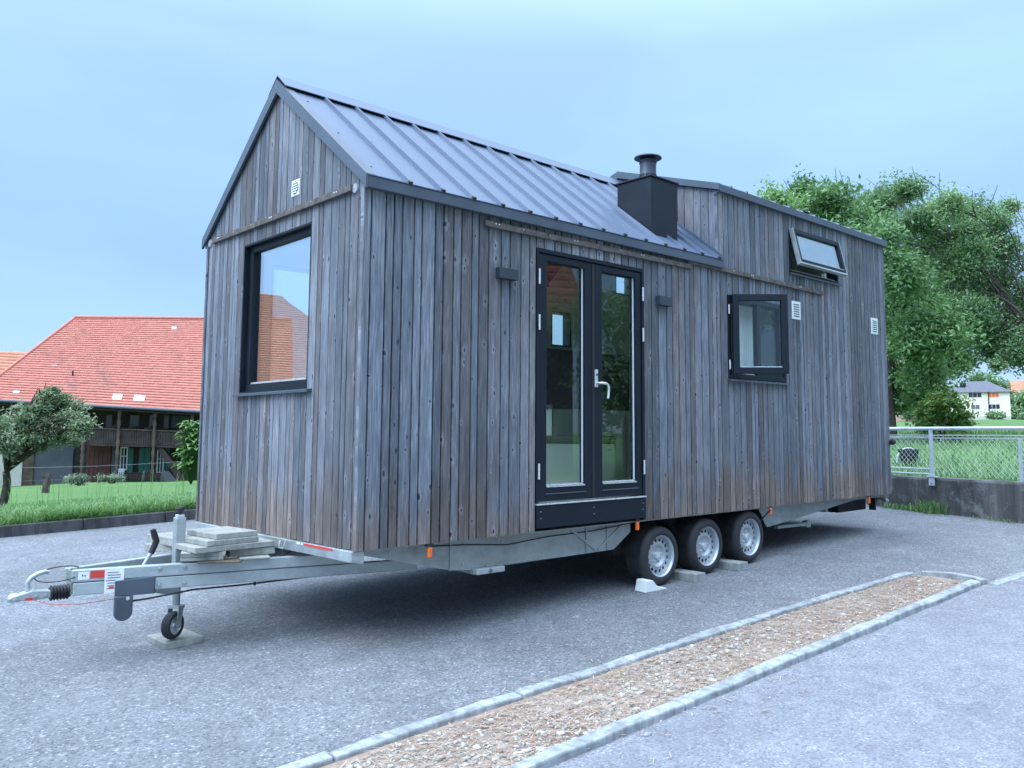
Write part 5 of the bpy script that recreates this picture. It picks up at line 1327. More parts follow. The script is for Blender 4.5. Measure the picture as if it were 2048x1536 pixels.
tree('spreading_tree', (bb[0], bb[1], ground_z(bb[0], bb[1])), at(2095, 720, 27), px_clusters(B_, 27.0, 6, 2.5, 1.4), M['leafB'], 'dark fine leaved tree whose long branches reach in from the right edge', 'trees behind the tiny house', 6200, 0.052, 9, r0=0.24, flat=0.75, up=0.3, shell=0.1, droop=0.25, twigs=3, lr=0.09)
# limbs that show against the sky
tw = bpy.data.objects.get('spreading_tree'); mb = MB()
for k, (p, q, r) in enumerate((((2090, 700), (1960, 580), 0.10), ((2040, 640), (1900, 470), 0.05), ((1960, 590), (1830, 345), 0.04), ((1900, 470), (1880, 345), 0.02), ((1930, 500), (1995, 370), 0.025), ((1990, 610), (2048, 520), 0.03), ((1890, 500), (1760, 400), 0.03), ((1965, 590), (1840, 590), 0.03))):
    limb(mb, at(p[0], p[1], 26.5), at(q[0], q[1], 26.0), r*0.75, max(0.006, r*0.18), 50+k, sag=0.2)
mb.build('limb', M['bark'], tw, smooth=True, fixn=False)
def bush(name, base, clusters, mat, label, per, size, seed, group=None, cat='bush', **kw):
    root = empty(name, base); tag(root, label, cat, group); mb = MB()
    for i, (x, y, z, r) in enumerate(clusters): limb(mb, base, (x, y, z), 0.03, 0.008, seed+i)
    mb.build('stem', M['bark'], root, smooth=True, fixn=False)
    v, f, c = leaf_cloud(clusters, per, size, seed, **kw); np_mesh('foliage', v, f, mat, root.location, parent=root, col=c); return root
p = at(1885, 884, 22)
bush('round_bush', (p[0], p[1], ground_z(p[0], p[1])), px_clusters([(1850, 850, 26), (1885, 835, 34), (1920, 850, 26), (1870, 805, 28), (1905, 805, 26), (1860, 870, 18), (1910, 872, 20), (1885, 785, 16), (1928, 830, 18), (1842, 825, 16)], 22, 12, 0.4), M['leafD'],
     'round yellow green bush standing in the meadow behind the railing', 5200, 0.055, 14)

# left lawn: small tree, stump, leafy plant, garden shrubs
def gnd(px, d, y=900):
    q = at(px, y, d); return (q[0], q[1], ground_z(q[0], q[1]))
g0 = gnd(6, 17)
C1 = px_clusters([(55, 832, 24), (98, 800, 24), (100, 848, 26), (142, 832, 24), (75, 815, 20), (118, 818, 20), (170, 838, 13), (110, 778, 12), (40, 815, 16), (70, 875, 18), (160, 850, 22), (120, 870, 22), (30, 850, 32), (15, 880, 30), (50, 880, 26), (90, 785, 15), (-20, 850, 40), (165, 845, 20), (150, 810, 20), (120, 795, 24), (150, 880, 14), (85, 890, 14), (-50, 870, 40)], 16.5, 21, 0.7)
tr = tree('small_tree', g0, at(12, 945, 16.8), C1, M['leafC'], 'small gnarled tree with olive leaves at the left edge of the lawn', None, 13000, 0.034, 23, r0=0.075, shell=0.12, twigs=5, lr=0.34, droop=0.3)
g1 = gnd(97, 23)
mb = MB(); limb(mb, Vector(g1)-Vector((0, 0, 0.1)), Vector(g1)+Vector((0.05, 0, 0.45)), 0.08, 0.075, 3); limb(mb, Vector(g1)+Vector((0, 0, 0.30)), Vector(g1)+Vector((-0.12, 0, 0.44)), 0.03, 0.02, 4)
tag(mb.build('tree_stump', M['bark'], smooth=True, fixn=False), 'short dark stump post standing in the lawn', 'stump')
def broad_plant(base, n, H, label, mat, seed, lw=0.10):
    root = empty('leafy_plant', base); tag(root, label, 'plant'); rg = np.random.default_rng(seed); V, Fa, Cc = [], [], []; mb = MB()
    for i in range(n):
        h = rg.uniform(0.25, 1.0)*H; a = rg.uniform(0, 6.28); rr_ = rg.uniform(0.05, 0.9)*H*(1-0.5*h/H); L = rg.uniform(0.07, 0.15)*H; w = L*0.30
        o = np.array(base)+np.array([math.cos(a)*rr_*0.3, math.sin(a)*rr_*0.3, h]); d = np.array([math.cos(a), math.sin(a), 0]); sd_ = np.array([-d[1], d[0], 0]); b0_ = len(V)
        for k in range(5):
            t = k/4; c = o+d*(L*t)+np.array([0, 0, L*(0.55*t-0.75*t*t)]); ww = w*math.sin(math.pi*(0.08+0.9*t))
            V += [c-sd_*ww+np.array([0, 0, ww*0.3]), c, c+sd_*ww+np.array([0, 0, ww*0.3])]; Cc += [rg.random()]*1*3
        for k in range(4):
            q = b0_+k*3; Fa += [(q, q+1, q+4, q+3), (q+1, q+2, q+5, q+4)]
        mb.tube([base, tuple(o)], 0.008, 5)
    mb.build('stem', M['leafP'], root, fixn=False)
    c = np.array(Cc); np_mesh('foliage', V, Fa, mat, root.location, parent=root, col=np.stack([c, c, c, np.ones_like(c)], -1))
broad_plant(gnd(384, 26), 300, 1.75, 'bright green broad leaved plant beside the front corner of the tiny house', M['leafP'], 31)
for (px_, d, r, lab, mat, sd_, nm) in ((163, 36, 0.42, 'grey green domed shrub in the farmhouse garden, larger of the two', M['leafG'], 41, 'garden_shrub'), (228, 38, 0.40, 'pale flowering shrub in the farmhouse garden, right of the domed one', M['leafG'], 42, 'garden_shrub')):
    b_ = gnd(px_, d); cl_ = [(b_[0]+random.Random(sd_+k).uniform(-r, r)*0.7, b_[1]+random.Random(sd_+k+9).uniform(-r, r)*0.7, b_[2]+r*0.55, r*0.6) for k in range(5)]
    bush(nm, b_, cl_, mat, lab, 2600, 0.05, sd_, 'shrubs in the farmhouse garden', 'shrub')

# long grass along the edging and tufts by the wall
def blades(pts, h0, h1, seed, w=0.006, lean=0.5):
    rg = np.random.default_rng(seed); n = len(pts); P_ = np.asarray(pts); a = rg.uniform(0, 6.28, n); h = rg.uniform(h0, h1, n); le = rg.uniform(0.1, lean, n)*h
    d = np.stack([np.cos(a), np.sin(a), np.zeros(n)], -1); s = np.stack([-np.sin(a), np.cos(a), np.zeros(n)], -1)*(w*rg.uniform(0.6, 1.4, n))[:, None]; z = np.array([0, 0, 1.0])
    p1 = P_+d*(le*0.25)[:, None]+z*(h*0.5)[:, None]; p2 = P_+d*(le*0.65)[:, None]+z*(h*0.85)[:, None]; p3 = P_+d*(le*1.2)[:, None]+z*(h*0.95)[:, None]
    v = np.stack([P_-s, P_+s, p1-s*0.9, p1+s*0.9, p2-s*0.6, p2+s*0.6, p3-s*0.1, p3+s*0.1], 1).reshape(-1, 3); k = (np.arange(n)*8)[:, None]
    f = np.concatenate([k+np.array([[0, 1, 3, 2]]), k+np.array([[2, 3, 5, 4]]), k+np.array([[4, 5, 7, 6]])]); c = np.repeat(np.clip(rg.normal(0.5, 0.25, n), 0, 1), 8)
    return v, f, np.stack([c, c, c, np.ones_like(c)], -1)
rg = np.random.default_rng(77); pts = []; hh = []
for i in range(52000):
    x = rg.uniform(-5.5, 4.0); s_ = rg.random()**1.5*4.5; y = 7.90-0.065*x+s_
    if (s_ > 2.3 or True) and rg.random() < 0.35+0.65*(math.sin(x*2.7)*math.cos(x*1.1+s_*2)*0.5+0.5): pts.append((x, y, ground_z(x, y)-0.01))
pts = np.array(pts); near = (pts[:, 1]+0.065*pts[:, 0] < 10.2)
v1, f1, c1 = blades(pts[near], 0.06, 0.24, 5, 0.0065, 1.8); v2, f2, c2 = blades(pts[~near], 0.04, 0.12, 6, 0.006, 0.8)
ex = []
for i in range(90):
    x = rg.uniform(-1.0, 3.5); y = 9.4-0.065*x+rg.uniform(0, 1.6); ex.append((x, y, ground_z(x, y)))
v3, f3, c3 = blades(np.array(ex), 0.35, 0.62, 8, 0.004, 0.35)
V = np.concatenate([v1, v2, v3]); Fq = np.concatenate([f1, f2+len(v1), f3+len(v1)+len(v2)])
tag(np_mesh('long_grass', V, Fq, M['blade'], (0, 9, -0.5), col=np.concatenate([c1, c2, c3])), 'lush uncut grass along the lawn edging', 'grass', kind='stuff')
pts = []
for i in range(26000):
    a = rg.uniform(-0.25, 0.75); d = 12.2+22*rg.random()**1.6; x, y = CAM[0]+d*math.cos(a+0.30), CAM[1]+d*math.sin(a+0.30)
    if x < 9.05+0.247*y+0.3: continue
    pts.append((x, y, ground_z(x, y)-0.01))
v1, f1, c1 = blades(np.array(pts), 0.05, 0.20, 15, 0.010, 0.8)
tag(np_mesh('meadow_grass', v1, f1, M['blade'], (12, 1, 0.1), col=c1), 'green meadow grass beyond the railing', 'grass', kind='stuff')
def tuft(s, n, h, label, seed, spread=0.22):
    r2 = np.random.default_rng(seed); q = []
    for i in range(n):
        p = wall_pt(s+r2.normal()*spread, abs(r2.normal())*0.06+0.01, 0); q.append((p[0], p[1], GZ(p[0], p[1])-0.005))
    v, f, c = blades(np.array(q), h*0.3, h, seed, 0.005, 0.7); o = np_mesh('grass_tuft', v, f, M['blade'], q[0], col=c); tag(o, label, 'grass tuft', 'grass tufts at the foot of the wall', 'stuff'); return o
tuft(2.75, 300, 0.20, 'bright tall grass tuft at the wall foot below the railing post', 3, 0.11)
tuft(3.15, 260, 0.10, 'low pale weeds at the foot of the wall beside the tiny house corner', 4, 0.18)
tuft(1.75, 90, 0.06, 'thin dry weeds at the foot of the wall towards the right edge', 5, 0.15)
# small trough seen through the mesh
p = at(1816, 885, 15.5); gz_ = ground_z(p[0], p[1]); t_ = empty('feed_trough', (p[0], p[1], gz_)); tag(t_, 'black trough with pale curved rim standing in the grass behind the mesh', 'trough')
mb = MB(); mb.lathe([(0.0, 0.02), (0.12, 0.02), (0.17, 0.30), (0.155, 0.30), (0.11, 0.05), (0, 0.05)], (p[0], p[1], gz_), n=20); mb.build('tub', M['black'], t_, smooth=True)
mb = MB(); pr = []
for k in range(13):
    t = math.pi*k/12; pr.append((p[0]+R_[0]*0.20*math.cos(t), p[1]+R_[1]*0.20*math.cos(t), gz_+0.08+0.24*math.sin(t)))
mb.tube(pr, 0.014, 8); mb.build('rim_hoop', M['galvrail'], t_, smooth=True)

# ------------------------------------------------------------------ buildings
def tiled_roof(name, a, b, c, d, rows, cols, mat, parent, lip=0.05, seed=1, loc=None):
    """lapped tile rows from eave a-b to ridge d-c; each row is a strip with a lip"""
    a, b, c, d = map(np.array, (a, b, c, d)); rg = np.random.default_rng(seed); V, Fa, Cc = [], [], []
    nrm = np.cross(b-a, d-a); nrm = nrm/np.linalg.norm(nrm); nrm = nrm*(1 if nrm[2] > 0 else -1)
    for r in range(rows):
        t0, t1 = r/rows, (r+1.0)/rows
        for k in range(cols):
            u0, u1 = k/cols, (k+1)/cols; col = np.clip(rg.normal(0.5, 0.28), 0, 1)
            P = lambda u, t: (a+(b-a)*u)*(1-t)+(d+(c-d)*u)*t
            wob = 0.16*lip*rg.normal(); q0, q1 = P(u0, t0)+nrm*(lip+wob), P(u1, t0)+nrm*(lip+wob); q2, q3 = P(u1, t1), P(u0, t1); l0, l1 = P(u0, t0), P(u1, t0); b_ = len(V)
            V += [l0, l1, q0, q1, q2, q3]; Cc += [col]*6; Fa += [(b_, b_+1, b_+3, b_+2), (b_+2, b_+3, b_+4, b_+5)]
    c_ = np.array(Cc); return np_mesh(name, V, Fa, mat, parent.location if parent else (loc or (0, 0, 0)), parent=parent, col=np.stack([c_, c_, c_, np.ones_like(c_)], -1))
# the old farmhouse
FO = np.array([10.36, 41.44, 0.0]); fa_ = math.radians(-25); fe = np.array([math.cos(fa_), math.sin(fa_), 0]); fn = np.array([-math.sin(fa_), math.cos(fa_), 0])
def FP(s, t, z): return tuple(FO+fe*s+fn*t+np.array([0, 0, z]))
fh = empty('farmhouse', FP(3, 5, -1.9)); tag(fh, 'old farmhouse with a huge red tiled roof and a dark timber balcony', 'farmhouse')
ez = lambda s: 2.02-0.05*s
rf = tiled_roof('roof', FP(-5.6, 0, ez(-5.6)), FP(9, 0, ez(9)), FP(9, 7, 7.58), FP(-2.74, 7, 7.16), 38, 60, M['tile'], fh, 0.042, 3)
rf2 = tiled_roof('roof', FP(-5.6, 14, 2.3), FP(-5.6, 0, ez(-5.6)), FP(-2.74, 7, 7.15), FP(-2.75, 7.05, 7.16), 26, 24, M['tile'], fh, 0.05, 4)
rf3 = tiled_roof('roof', FP(9, 14, 1.9), FP(-5.6, 14, 2.3), FP(-2.75, 7, 7.16), FP(9, 7, 7.58), 26, 30, M['tile'], fh, 0.05, 5)
mb = MB(); mb.tube([FP(-2.8, 7, 7.20), FP(4, 7, 7.45), FP(9, 7, 7.63)], 0.10, 8); mb.tube([FP(-5.6, -0.02, 2.33), FP(-2.74, 7, 7.2)], 0.07, 8); mb.build('ridge_tiles', M['tile'], rf, fixn=False)
def on_roof(s, t, w, h, name, mat, o=0.07):
    m = (7.45-1.95)/7; mb = MB(); 
    z = lambda s_, t_: ez(s_)*(1-t_/7)+(7.16+0.0357*(s_+2.74))*t_/7+o
    mb.add([FP(s-w/2, t, z(s-w/2, t)), FP(s+w/2, t, z(s+w/2, t)), FP(s+w/2, t+h, z(s+w/2, t+h)), FP(s-w/2, t+h, z(s-w/2, t+h))], [(0, 1, 2, 3)]); mb.prism(mb.v[:4], (0, 0, -0.05)); return mb.build(name, mat, rf, fixn=False)
on_roof(0.55, 0.42, 0.42, 0.36, 'roof_window', M['galvrail']); on_roof(1.55, 0.42, 0.50, 0.36, 'roof_window', M['galvrail'])
for (s, t) in ((2.5, 6.05), (-2.75, 2.65), (-3.85, 0.5)): on_roof(s, t, 0.26, 0.16, 'glass_tile', M['steelp'])
mb = MB(); mb.tube([FP(-1.75, 2.0, 3.4), FP(-1.75, 2.0, 3.85)], 0.04, 8); mb.build('vent_pipe', M['frame'], rf)
mb = MB(); mb.tube([FP(-5.6, -0.06, ez(-5.6)-0.02), FP(9, -0.06, ez(9)-0.02)], 0.07, 8); mb.build('gutter', M['trim'], fh)
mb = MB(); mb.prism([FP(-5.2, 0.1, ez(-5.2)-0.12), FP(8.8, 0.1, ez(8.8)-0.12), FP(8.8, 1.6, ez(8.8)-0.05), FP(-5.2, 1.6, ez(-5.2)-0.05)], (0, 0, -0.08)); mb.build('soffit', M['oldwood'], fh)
def fwall(s0, s1, z0, z1, mat, name='wall', t=1.6, th=0.25):
    mb = MB(); mb.prism([FP(s0, t, z0), FP(s1, t, z0), FP(s1, t, z1), FP(s0, t, z1)], tuple(fn*th)); return mb.build(name, mat, fh)
fwall(-5.2, -3.62, 0.40, 2.15, M['oldwood']); fwall(-3.62, -0.9, 0.30, 2.1, M['oldwood'])
for s_ in (-5.2, 8.7):
    mb = MB(); mb.prism([FP(s_, 1.8, -2.4), FP(s_, 13, -2.4), FP(s_, 13, 2.2), FP(s_, 7, 2.6 if s_ < 0 else 7.4), FP(s_, 1.8, 2.2)], tuple(fe*0.2)); mb.build('wall', M['oldwood'], fh)
fwall(-3.15, -1.45, -2.2, 0.30, M['greyplaster']); fwall(-3.60, -3.15, -2.2, 0.30, M['midwood'], 'timber_pillar', 1.5, 0.35)
fwall(-5.2, -3.62, -2.2, 0.40, M['plaster'], 'wall', 1.45, 0.12)
fwall(-1.45, 8.8, -2.2, 1.9, M['oldwood'], 'wall', 1.75, 0.2)
fwall(0.30, 0.62, -2.2, 0.1, M['greyplaster'], 'door_post', 1.5, 0.2)
mb = MB(); mb.prism([FP(3.0, 1.5, 0.95), FP(3.85, 1.5, 0.95), FP(3.85, 1.5, 1.6), FP(3.0, 1.5, 1.6)], tuple(fn*0.1)); mb.build('plaster_panel', M['greyplaster'], fh)
mb = MB(); mb.prism([FP(-0.84, 1.55, -1.9), FP(0.25, 1.55, -1.9), FP(0.25, 1.55, 0.05), FP(-0.84, 1.55, 0.05)], tuple(fn*0.15)); d1 = mb.build('door', M['reddoor'], fh)
mb = MB()
for k in range(5): mb.box(0, 0.001, 0, 0.001, 0, 0.001) if False else mb.prism([FP(-0.72+0.2*k, 1.53, -1.8), FP(-0.70+0.2*k, 1.53, -1.8), FP(-0.70+0.2*k, 1.53, -0.1), FP(-0.72+0.2*k, 1.53, -0.1)], tuple(fn*0.02))
mb.build('door_batten', M['oldwood'], d1)
def fwin(s0, s1, z0, z1, shut=None):
    mb = MB(); t = 1.62; w = 0.06
    for (a, b, c, d) in ((s0, s1, z1-w, z1), (s0, s1, z0, z0+w), (s0, s0+w, z0+w, z1-w), (s1-w, s1, z0+w, z1-w), ((s0+s1)/2-0.02, (s0+s1)/2+0.02, z0+w, z1-w), (s0+w, s1-w, (z0+z1)/2+0.1, (z0+z1)/2+0.14)):
        mb.prism([FP(a, t, c), FP(b, t, c), FP(b, t, d), FP(a, t, d)], tuple(fn*0.12))
    f_ = mb.build('window', M['winwhite'], fh); mb = MB(); mb.prism([FP(s0+w, t+0.05, z0+w), FP(s1-w, t+0.05, z0+w), FP(s1-w, t+0.05, z1-w), FP(s0+w, t+0.05, z1-w)], tuple(fn*0.02)); mb.build('pane', M['darkpane'], f_)
fwin(0.66, 1.02, -1.20, -0.02); fwin(2.38, 2.72, -1.36, -0.16)
for (a, b) in ((1.02, 1.30), (1.55, 1.80), (1.80, 2.10), (2.72, 3.0)):
    mb = MB(); mb.prism([FP(a, 1.60, -1.33), FP(b-0.02, 1.60, -1.33), FP(b-0.02, 1.60, -0.08), FP(a, 1.60, -0.08)], tuple(fn*0.05)); mb.build('shutter', M['shutter'], fh)
mb = MB(); mb.prism([FP(0.62, 1.3, -1.75), FP(0.95, 1.3, -1.75), FP(0.95, 1.3, -1.1), FP(0.62, 1.3, -1.1)], tuple(fn*0.06)); mb.build('white_board', M['winwhite'], fh)
for (a, b) in ((-0.1, 0.25), (1.0, 1.5), (2.6, 2.9), (1.9, 2.15)):
    mb = MB(); mb.prism([FP(a, 1.68, 0.9), FP(b, 1.68, 0.9), FP(b, 1.68, 1.65), FP(a, 1.68, 1.65)], tuple(fn*0.06)); w_ = mb.build('window', M['midwood'], fh); mb = MB(); mb.prism([FP(a+0.05, 1.66, 0.95), FP(b-0.05, 1.66, 0.95), FP(b-0.05, 1.66, 1.6), FP(a+0.05, 1.66, 1.6)], tuple(fn*0.02)); mb.build('pane', M['darkpane'], w_)
# balcony
bz = lambda s: 0.88-0.035*s
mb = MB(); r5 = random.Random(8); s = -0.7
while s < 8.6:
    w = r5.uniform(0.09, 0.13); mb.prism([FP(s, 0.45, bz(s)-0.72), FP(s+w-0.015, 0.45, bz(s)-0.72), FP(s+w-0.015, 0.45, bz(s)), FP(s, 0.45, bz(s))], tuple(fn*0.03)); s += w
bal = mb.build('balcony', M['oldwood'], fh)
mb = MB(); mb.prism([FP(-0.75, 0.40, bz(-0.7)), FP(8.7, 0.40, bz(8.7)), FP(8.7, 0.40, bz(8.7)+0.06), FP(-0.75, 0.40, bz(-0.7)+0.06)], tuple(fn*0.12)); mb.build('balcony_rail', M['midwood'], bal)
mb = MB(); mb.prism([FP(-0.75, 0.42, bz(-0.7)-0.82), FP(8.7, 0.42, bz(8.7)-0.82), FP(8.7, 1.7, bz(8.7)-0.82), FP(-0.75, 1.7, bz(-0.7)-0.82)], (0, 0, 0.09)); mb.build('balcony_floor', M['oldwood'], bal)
for (s, z0, z1) in ((-0.82, -2.0, 0.35), (0.72, -2.0, 1.95), (2.34, -2.0, 1.90), (4.08, -0.1, 1.85), (5.9, -2.0, 1.8), (8, -2, 1.7)):
    mb = MB(); n = 16; q = [FP(s, 0.36, z0+(z1-z0)*k/n) for k in range(n+1)]; mb.tube(q, [0.075+(0.025 if k % 2 else -0.012) for k in range(n+1)], 8); mb.build('carved_post', M['midwood'], fh, smooth=True, fixn=False)
mb = MB(); mb.prism([FP(2.45, 0.5, -0.05), FP(2.75, 0.5, -0.05), FP(4.2, 0.5, -2.1), FP(3.75, 0.5, -2.1)], tuple(fn*0.7)); mb.build('outside_stair', M['oldwood'], fh)
mb = MB(); mb.prism([FP(2.75, 0.3, -1.25), FP(3.1, 0.3, -1.25), FP(3.9, 0.3, -2.2), FP(2.75, 0.3, -2.2)], tuple(fn*0.5)); mb.build('stair_wall', M['greyplaster'], fh)
for k, s in enumerate((-0.3, 0.45, 1.25, 1.95, 3.4)):
    b_ = FP(s, 0.9, bz(s)-0.02); cl_ = [(b_[0], b_[1], b_[2]+0.14, 0.16), (b_[0]+0.1, b_[1], b_[2]+0.22, 0.10)]
    bush('balcony_plant', b_, cl_, M['leafG'] if k % 2 else M['leafD'], ('pale trailing plant', 'small green plant', 'grey green plant', 'tall leafy plant', 'dark green plant')[k]+f' on the farmhouse balcony, {ORD[k]} from the left', 2500, 0.04, 90+k, 'plants on the farmhouse balcony', 'plant')
pk = empty('picket_fence', FP(1.8, -0.4, -2.0)); tag(pk, 'dark picket fence in front of the farmhouse stair', 'fence')
mb = MB()
for k in range(24): s = 0.78+0.09*k; mb.prism([FP(s, -0.4, -1.95), FP(s+0.035, -0.4, -1.95), FP(s+0.035, -0.4, -1.22), FP(s, -0.4, -1.22)], tuple(fn*0.02))
mb.build('pickets', M['oldwood'], pk)
mb = MB(); mb.bar(FP(0.75, -0.36, -1.35), FP(2.95, -0.36, -1.37), 0.03, 0.05); mb.bar(FP(0.75, -0.36, -1.80), FP(2.95, -0.36, -1.82), 0.03, 0.05); mb.build('fence_rail', M['oldwood'], pk)
for s in (0.76, 2.05, 2.93):
    mb = MB(); mb.bar(FP(s, -0.42, -2.05), FP(s, -0.42, -1.15), 0.07, 0.07, up=(0, 1, 0)); mb.build('post', M['greyplaster'], pk)
mb = MB(); vs = []
for k in range(13):
    s = -9+2*k
    for t in (-3.0, -0.6): x, y, _ = FP(s, t, 0); vs.append((x, y, ground_z(x, y)+0.22))
mb.add(vs, [(2*k, 2*k+2, 2*k+3, 2*k+1) for k in range(12)]); tag(mb.build('path', M['path'], fixn=False), 'pale gravel path in front of the farmhouse', kind='structure')
# wire over the lawn
mb = MB(); a, b = at(-40, 936, 25), at(384, 922, 27); pts = [tuple(a+(b-a)*k/12+np.array([0, 0, -0.05*math.sin(math.pi*k/12)])) for k in range(13)]
mb.tube(pts, 0.0035, 5); wr_ = empty('garden_wire', tuple(a)); tag(wr_, 'thin pale wire stretched across the lawn in front of the farmhouse', 'wire'); mb.build('wire', M['steel'], wr_, fixn=False)
mb = MB()
for q in (a, b): gq = ground_z(q[0], q[1]); mb.bar((q[0], q[1], gq-0.1), (q[0], q[1], q[2]+0.05), 0.05, 0.05, up=(0, 1, 0))
mb.build('post', M['bark'], wr_)

def simple_house(name, c, ang, L, D, z0, ze, zr, wallm, roofm, label, wins=(), rows=14, hip=0.0, over=0.4, cat='house', group=None, plinth=None, cols=24):
    """c: middle of the footprint; local u along the length, v across; the v=-D/2 side is the front"""
    ca, sa = math.cos(ang), math.sin(ang); H = lambda u, v, z: (c[0]+u*ca-v*sa, c[1]+u*sa+v*ca, z)
    r = empty(name, H(0, 0, z0)); tag(r, label, cat, group)
    mb = MB(); a, b = L/2, D/2; P = [H(-a, -b, z0), H(a, -b, z0), H(a, b, z0), H(-a, b, z0)]
    mb.prism(P, (0, 0, ze-z0))
    if hip == 0: mb.prism([H(-a, -b, ze), H(-a, b, ze), H(-a, 0, zr-0.15)], tuple(Vector(H(a, 0, 0))-Vector(H(-a, 0, 0))))
    mb.build('wall', wallm, r)
    if plinth: mb = MB(); mb.prism([H(-a-0.03, -b-0.03, z0), H(a+0.03, -b-0.03, z0), H(a+0.03, b+0.03, z0), H(-a-0.03, b+0.03, z0)], (0, 0, plinth)); mb.build('plinth', M['plaster'], r)
    o = over; k = (zr-ze)/b; zl = ze-k*o; ra = a-hip
    R1 = tiled_roof('roof', H(-a-o, -b-o, zl), H(a+o, -b-o, zl), H(ra+(o if hip == 0 else 0), 0, zr), H(-ra-(o if hip == 0 else 0), 0, zr), rows, cols, roofm, r, 0.018, 7)
    R2 = tiled_roof('roof', H(a+o, b+o, zl), H(-a-o, b+o, zl), H(-ra-(o if hip == 0 else 0), 0, zr), H(ra+(o if hip == 0 else 0), 0, zr), rows, cols, roofm, r, 0.018, 8)
    if hip:
        tiled_roof('roof', H(-a-o, b+o, zl), H(-a-o, -b-o, zl), H(-ra, -0.01, zr), H(-ra, 0.01, zr), rows, 12, roofm, r, 0.018, 9); tiled_roof('roof', H(a+o, -b-o, zl), H(a+o, b+o, zl), H(ra, 0.01, zr), H(ra, -0.01, zr), rows, 12, roofm, r, 0.018, 10)
    for (u, z, w, h, mat) in wins:
        mb = MB(); mb.prism([H(u-w/2, -b-0.03, z), H(u+w/2, -b-0.03, z), H(u+w/2, -b-0.03, z+h), H(u-w/2, -b-0.03, z+h)], (H(0, 0.05, 0)[0]-H(0, 0, 0)[0], H(0, 0.05, 0)[1]-H(0, 0, 0)[1], 0)); w_ = mb.build('window', M['winwhite'], r)
        mb = MB(); n = max(1, int(round(w/0.6)))
        for i in range(n):
            p0, p1 = u-w/2+0.06+(w-0.06)*i/n, u-w/2+(w-0.06)*(i+1)/n
            mb.prism([H(p0, -b-0.05, z+0.06), H(p1, -b-0.05, z+0.06), H(p1, -b-0.05, z+h-0.06), H(p0, -b-0.05, z+h-0.06)], (H(0, 0.02, 0)[0]-H(0, 0, 0)[0], H(0, 0.02, 0)[1]-H(0, 0, 0)[1], 0))
        mb.build('pane', mat, w_)
    return r, H
# cream house across the meadow: front corners measured at 150 m
pA, pB = at(1898, 836, 150), at(2022, 838, 150); ang = math.atan2(pB[1]-pA[1], pB[0]-pA[0]); Lh = math.hypot(pB[0]-pA[0], pB[1]-pA[1]); mid_ = (pA+pB)/2; nb_ = np.array([-math.sin(ang), math.cos(ang)])
cc = (mid_[0]+nb_[0]*4.5, mid_[1]+nb_[1]*4.5)
hr, HH = simple_house('cream_house', cc, ang, Lh, 9.0, 2.4, 7.35, 9.15, M['creamwall'], M['slate'], 'cream two storey house with grey roof far across the meadow', [(0.2-Lh*0.08, 6.35, 1.9, 0.8, M['darkpane']), (Lh*0.24, 6.35, 1.6, 0.75, M['orange']), (Lh*0.24, 4.5, 1.7, 0.8, M['darkpane']), (-Lh*0.06, 4.5, 1.3, 0.75, M['ink']), (-Lh*0.3, 4.4, 1.4, 0.8, M['darkpane'])], 12, hip=3.0, plinth=1.0)
mb = MB(); mb.tube([HH(1.4, -4.58, 2.5), HH(1.4, -4.58, 7.3)], 0.07, 6); mb.build('drainpipe', M['frame'], hr)
mb = MB(); q = HH(-2.2, -2.4, 8.0); mb.obox(q, (0.35, 0, 0), (0, 0.35, 0), (0, 0, 0.8)); mb.build('chimney', M['frame'], hr)
p = at(1806, 800, 115); simple_house('pink_house', (p[0], p[1]), math.radians(-68), 7.0, 7.0, ground_z(p[0], p[1])-0.3, 7.2, 9.6, M['pinkwall'], M['tile2'], 'pink house half hidden behind the tree at the rear corner', [(0, 4.8, 1.0, 1.1, M['darkpane']), (2.0, 4.8, 1.0, 1.1, M['darkpane'])], 10)
p = at(2090, 790, 190); simple_house('red_roof_house', (p[0], p[1]), math.radians(-70), 11.0, 8.0, ground_z(p[0], p[1])-0.5, 8.4, 11.0, M['pinkwall'], M['tile2'], 'house with orange red roof at the far right edge', [], 10)
# far bushes and trees round the cream house
for k, (px_, py_, d, r, lab) in enumerate(((1965, 770, 185, 5.5, 'dark wooded crown behind the cream house roof'), (2035, 800, 170, 3.6, 'dark tree right of the cream house'), (2000, 775, 200, 5.0, 'tall dark crown above the right end of the cream house'), (1990, 836, 146, 1.3, 'small round shrub in front of the cream house'),
        (1812, 808, 110, 1.9, 'low hedge bush below the pink house'), (1840, 815, 105, 1.8, 'dark garden bush between the pink and cream houses'), (1880, 790, 160, 4.5, 'leafy tree left of the cream house'), (2060, 835, 140, 1.6, 'low shrub at the far right edge'), (2090, 800, 180, 6.0, 'broad dark tree beyond the right edge'))):
    p = at(px_, py_, d); gq = ground_z(p[0], p[1]); cl_ = []; r3 = random.Random(200+k)
    for i in range(7): cl_.append((p[0]+r3.uniform(-1, 1)*r*0.7, p[1]+r3.uniform(-1, 1)*r*0.7, max(gq+r*0.4, p[2]-r*0.2)+r3.uniform(-0.4, 0.5)*r, r*r3.uniform(0.4, 0.6)))
    if r > 3: tree('distant_tree', (p[0], p[1], gq), (p[0], p[1], gq+(p[2]-gq)*0.5+0.3), cl_, M['leafB'], lab, 'distant trees across the meadow', 70, 0.42, 300+k, r0=0.25, twigs=1)
    else: bush('distant_bush', (p[0], p[1], gq), cl_, M['leafB'], lab, 330, 0.22, 300+k, 'distant bushes across the meadow')
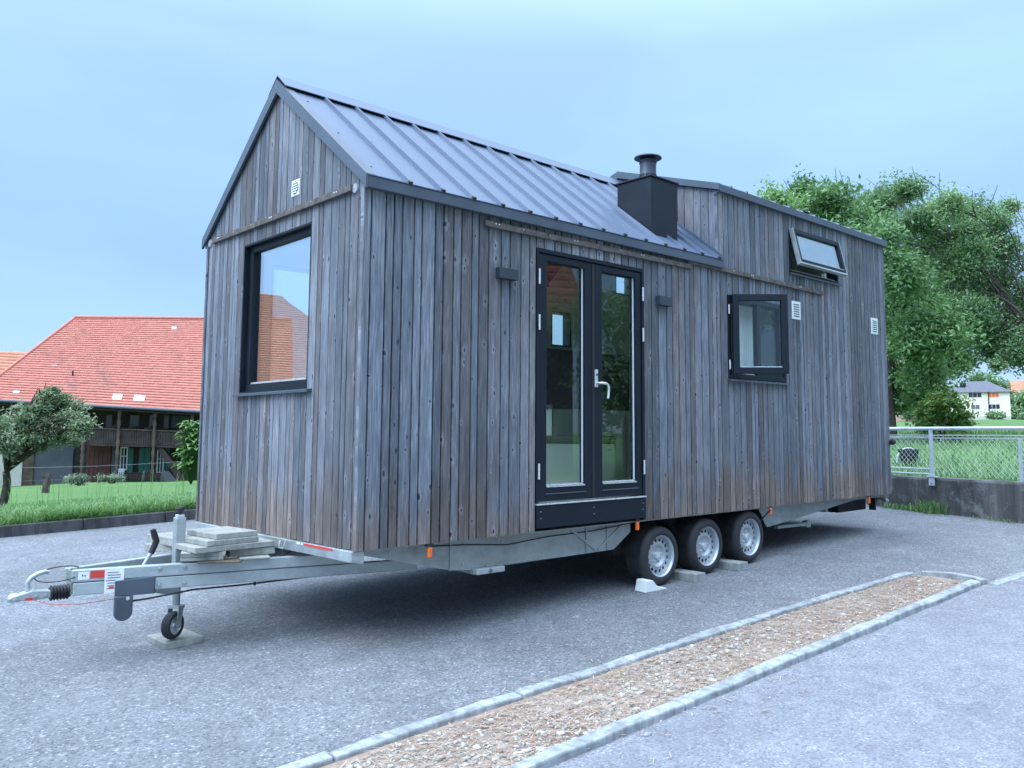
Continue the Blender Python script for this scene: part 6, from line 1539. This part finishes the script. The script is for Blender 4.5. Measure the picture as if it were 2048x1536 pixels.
p = at(2042, 823, 140); mb = MB(); mb.prism([(p[0], p[1], p[2]-0.9), (p[0]+0.5, p[1]-2.6, p[2]-0.9), (p[0]+0.4, p[1]-2.4, p[2]+0.2), (p[0]+0.1, p[1]-0.9, p[2]+0.5), (p[0], p[1], p[2]-0.1)], (1.5, 0.3, 0)); tag(mb.build('tarpaulin', M['tarp']), 'bright blue covered heap at the far right edge of the meadow', 'tarpaulin')
# neighbours on the left: red roofs
p = az_at(83.2, 74, -2.2); simple_house('red_roof_barn', (p[0], p[1]), math.radians(-8), 14, 9, -2.4, 3.4, 6.6, M['oldwood'], M['tile2'], 'barn with red roof peeping out left of the farmhouse', [], 14)
simple_house('hip_roof_house', (-14.9, 37.9), math.radians(192), 14.0, 8.5, -2.0, 3.3, 7.9, M['oldwood'], M['tile2'], 'house with orange hipped roof mirrored in the picture window', [], 40, hip=4.5, cols=40)
# across the road, seen only as reflections in the door panes
simple_house('opposite_house', (11.2, -17.7), math.radians(28+180), 10.0, 8.0, -0.6, 4.0, 8.2, M['greyplaster'], M['tile3'], 'house with brown tiled roof across the road, mirrored in the door', [(-2.5, 1.2, 1.0, 1.2, M['winwhite']), (1.5, 1.2, 1.0, 1.2, M['darkpane'])], 18)  # one pane is painted white to stand in for a lit window
p = np.array([14.4, -10.4, 0]); gq = ground_z(p[0], p[1]); r3 = random.Random(17)
cl_ = [(p[0]+r3.uniform(-1.9, 1.9), p[1]+r3.uniform(-1.9, 1.9), 2.6+r3.uniform(-1.6, 1.9), r3.uniform(0.7, 1.2)) for i in range(14)]
tree('roadside_tree', (p[0], p[1], gq), (p[0], p[1], 1.2), cl_, M['leafB'], 'leafy tree across the road, mirrored in the right door pane', None, 520, 0.10, 401, r0=0.16)
p = np.array([19.0, -11.5, 0]); gq = ground_z(p[0], p[1])
cl_ = [(p[0]+r3.uniform(-2.2, 2.2), p[1]+r3.uniform(-2.2, 2.2), 3.0+r3.uniform(-1.8, 2.2), r3.uniform(0.8, 1.3)) for i in range(14)]
tree('roadside_tree', (p[0], p[1], gq), (p[0], p[1], 1.5), cl_, M['leafB'], 'second leafy tree across the road, farther to the right', None, 420, 0.12, 402, r0=0.18)
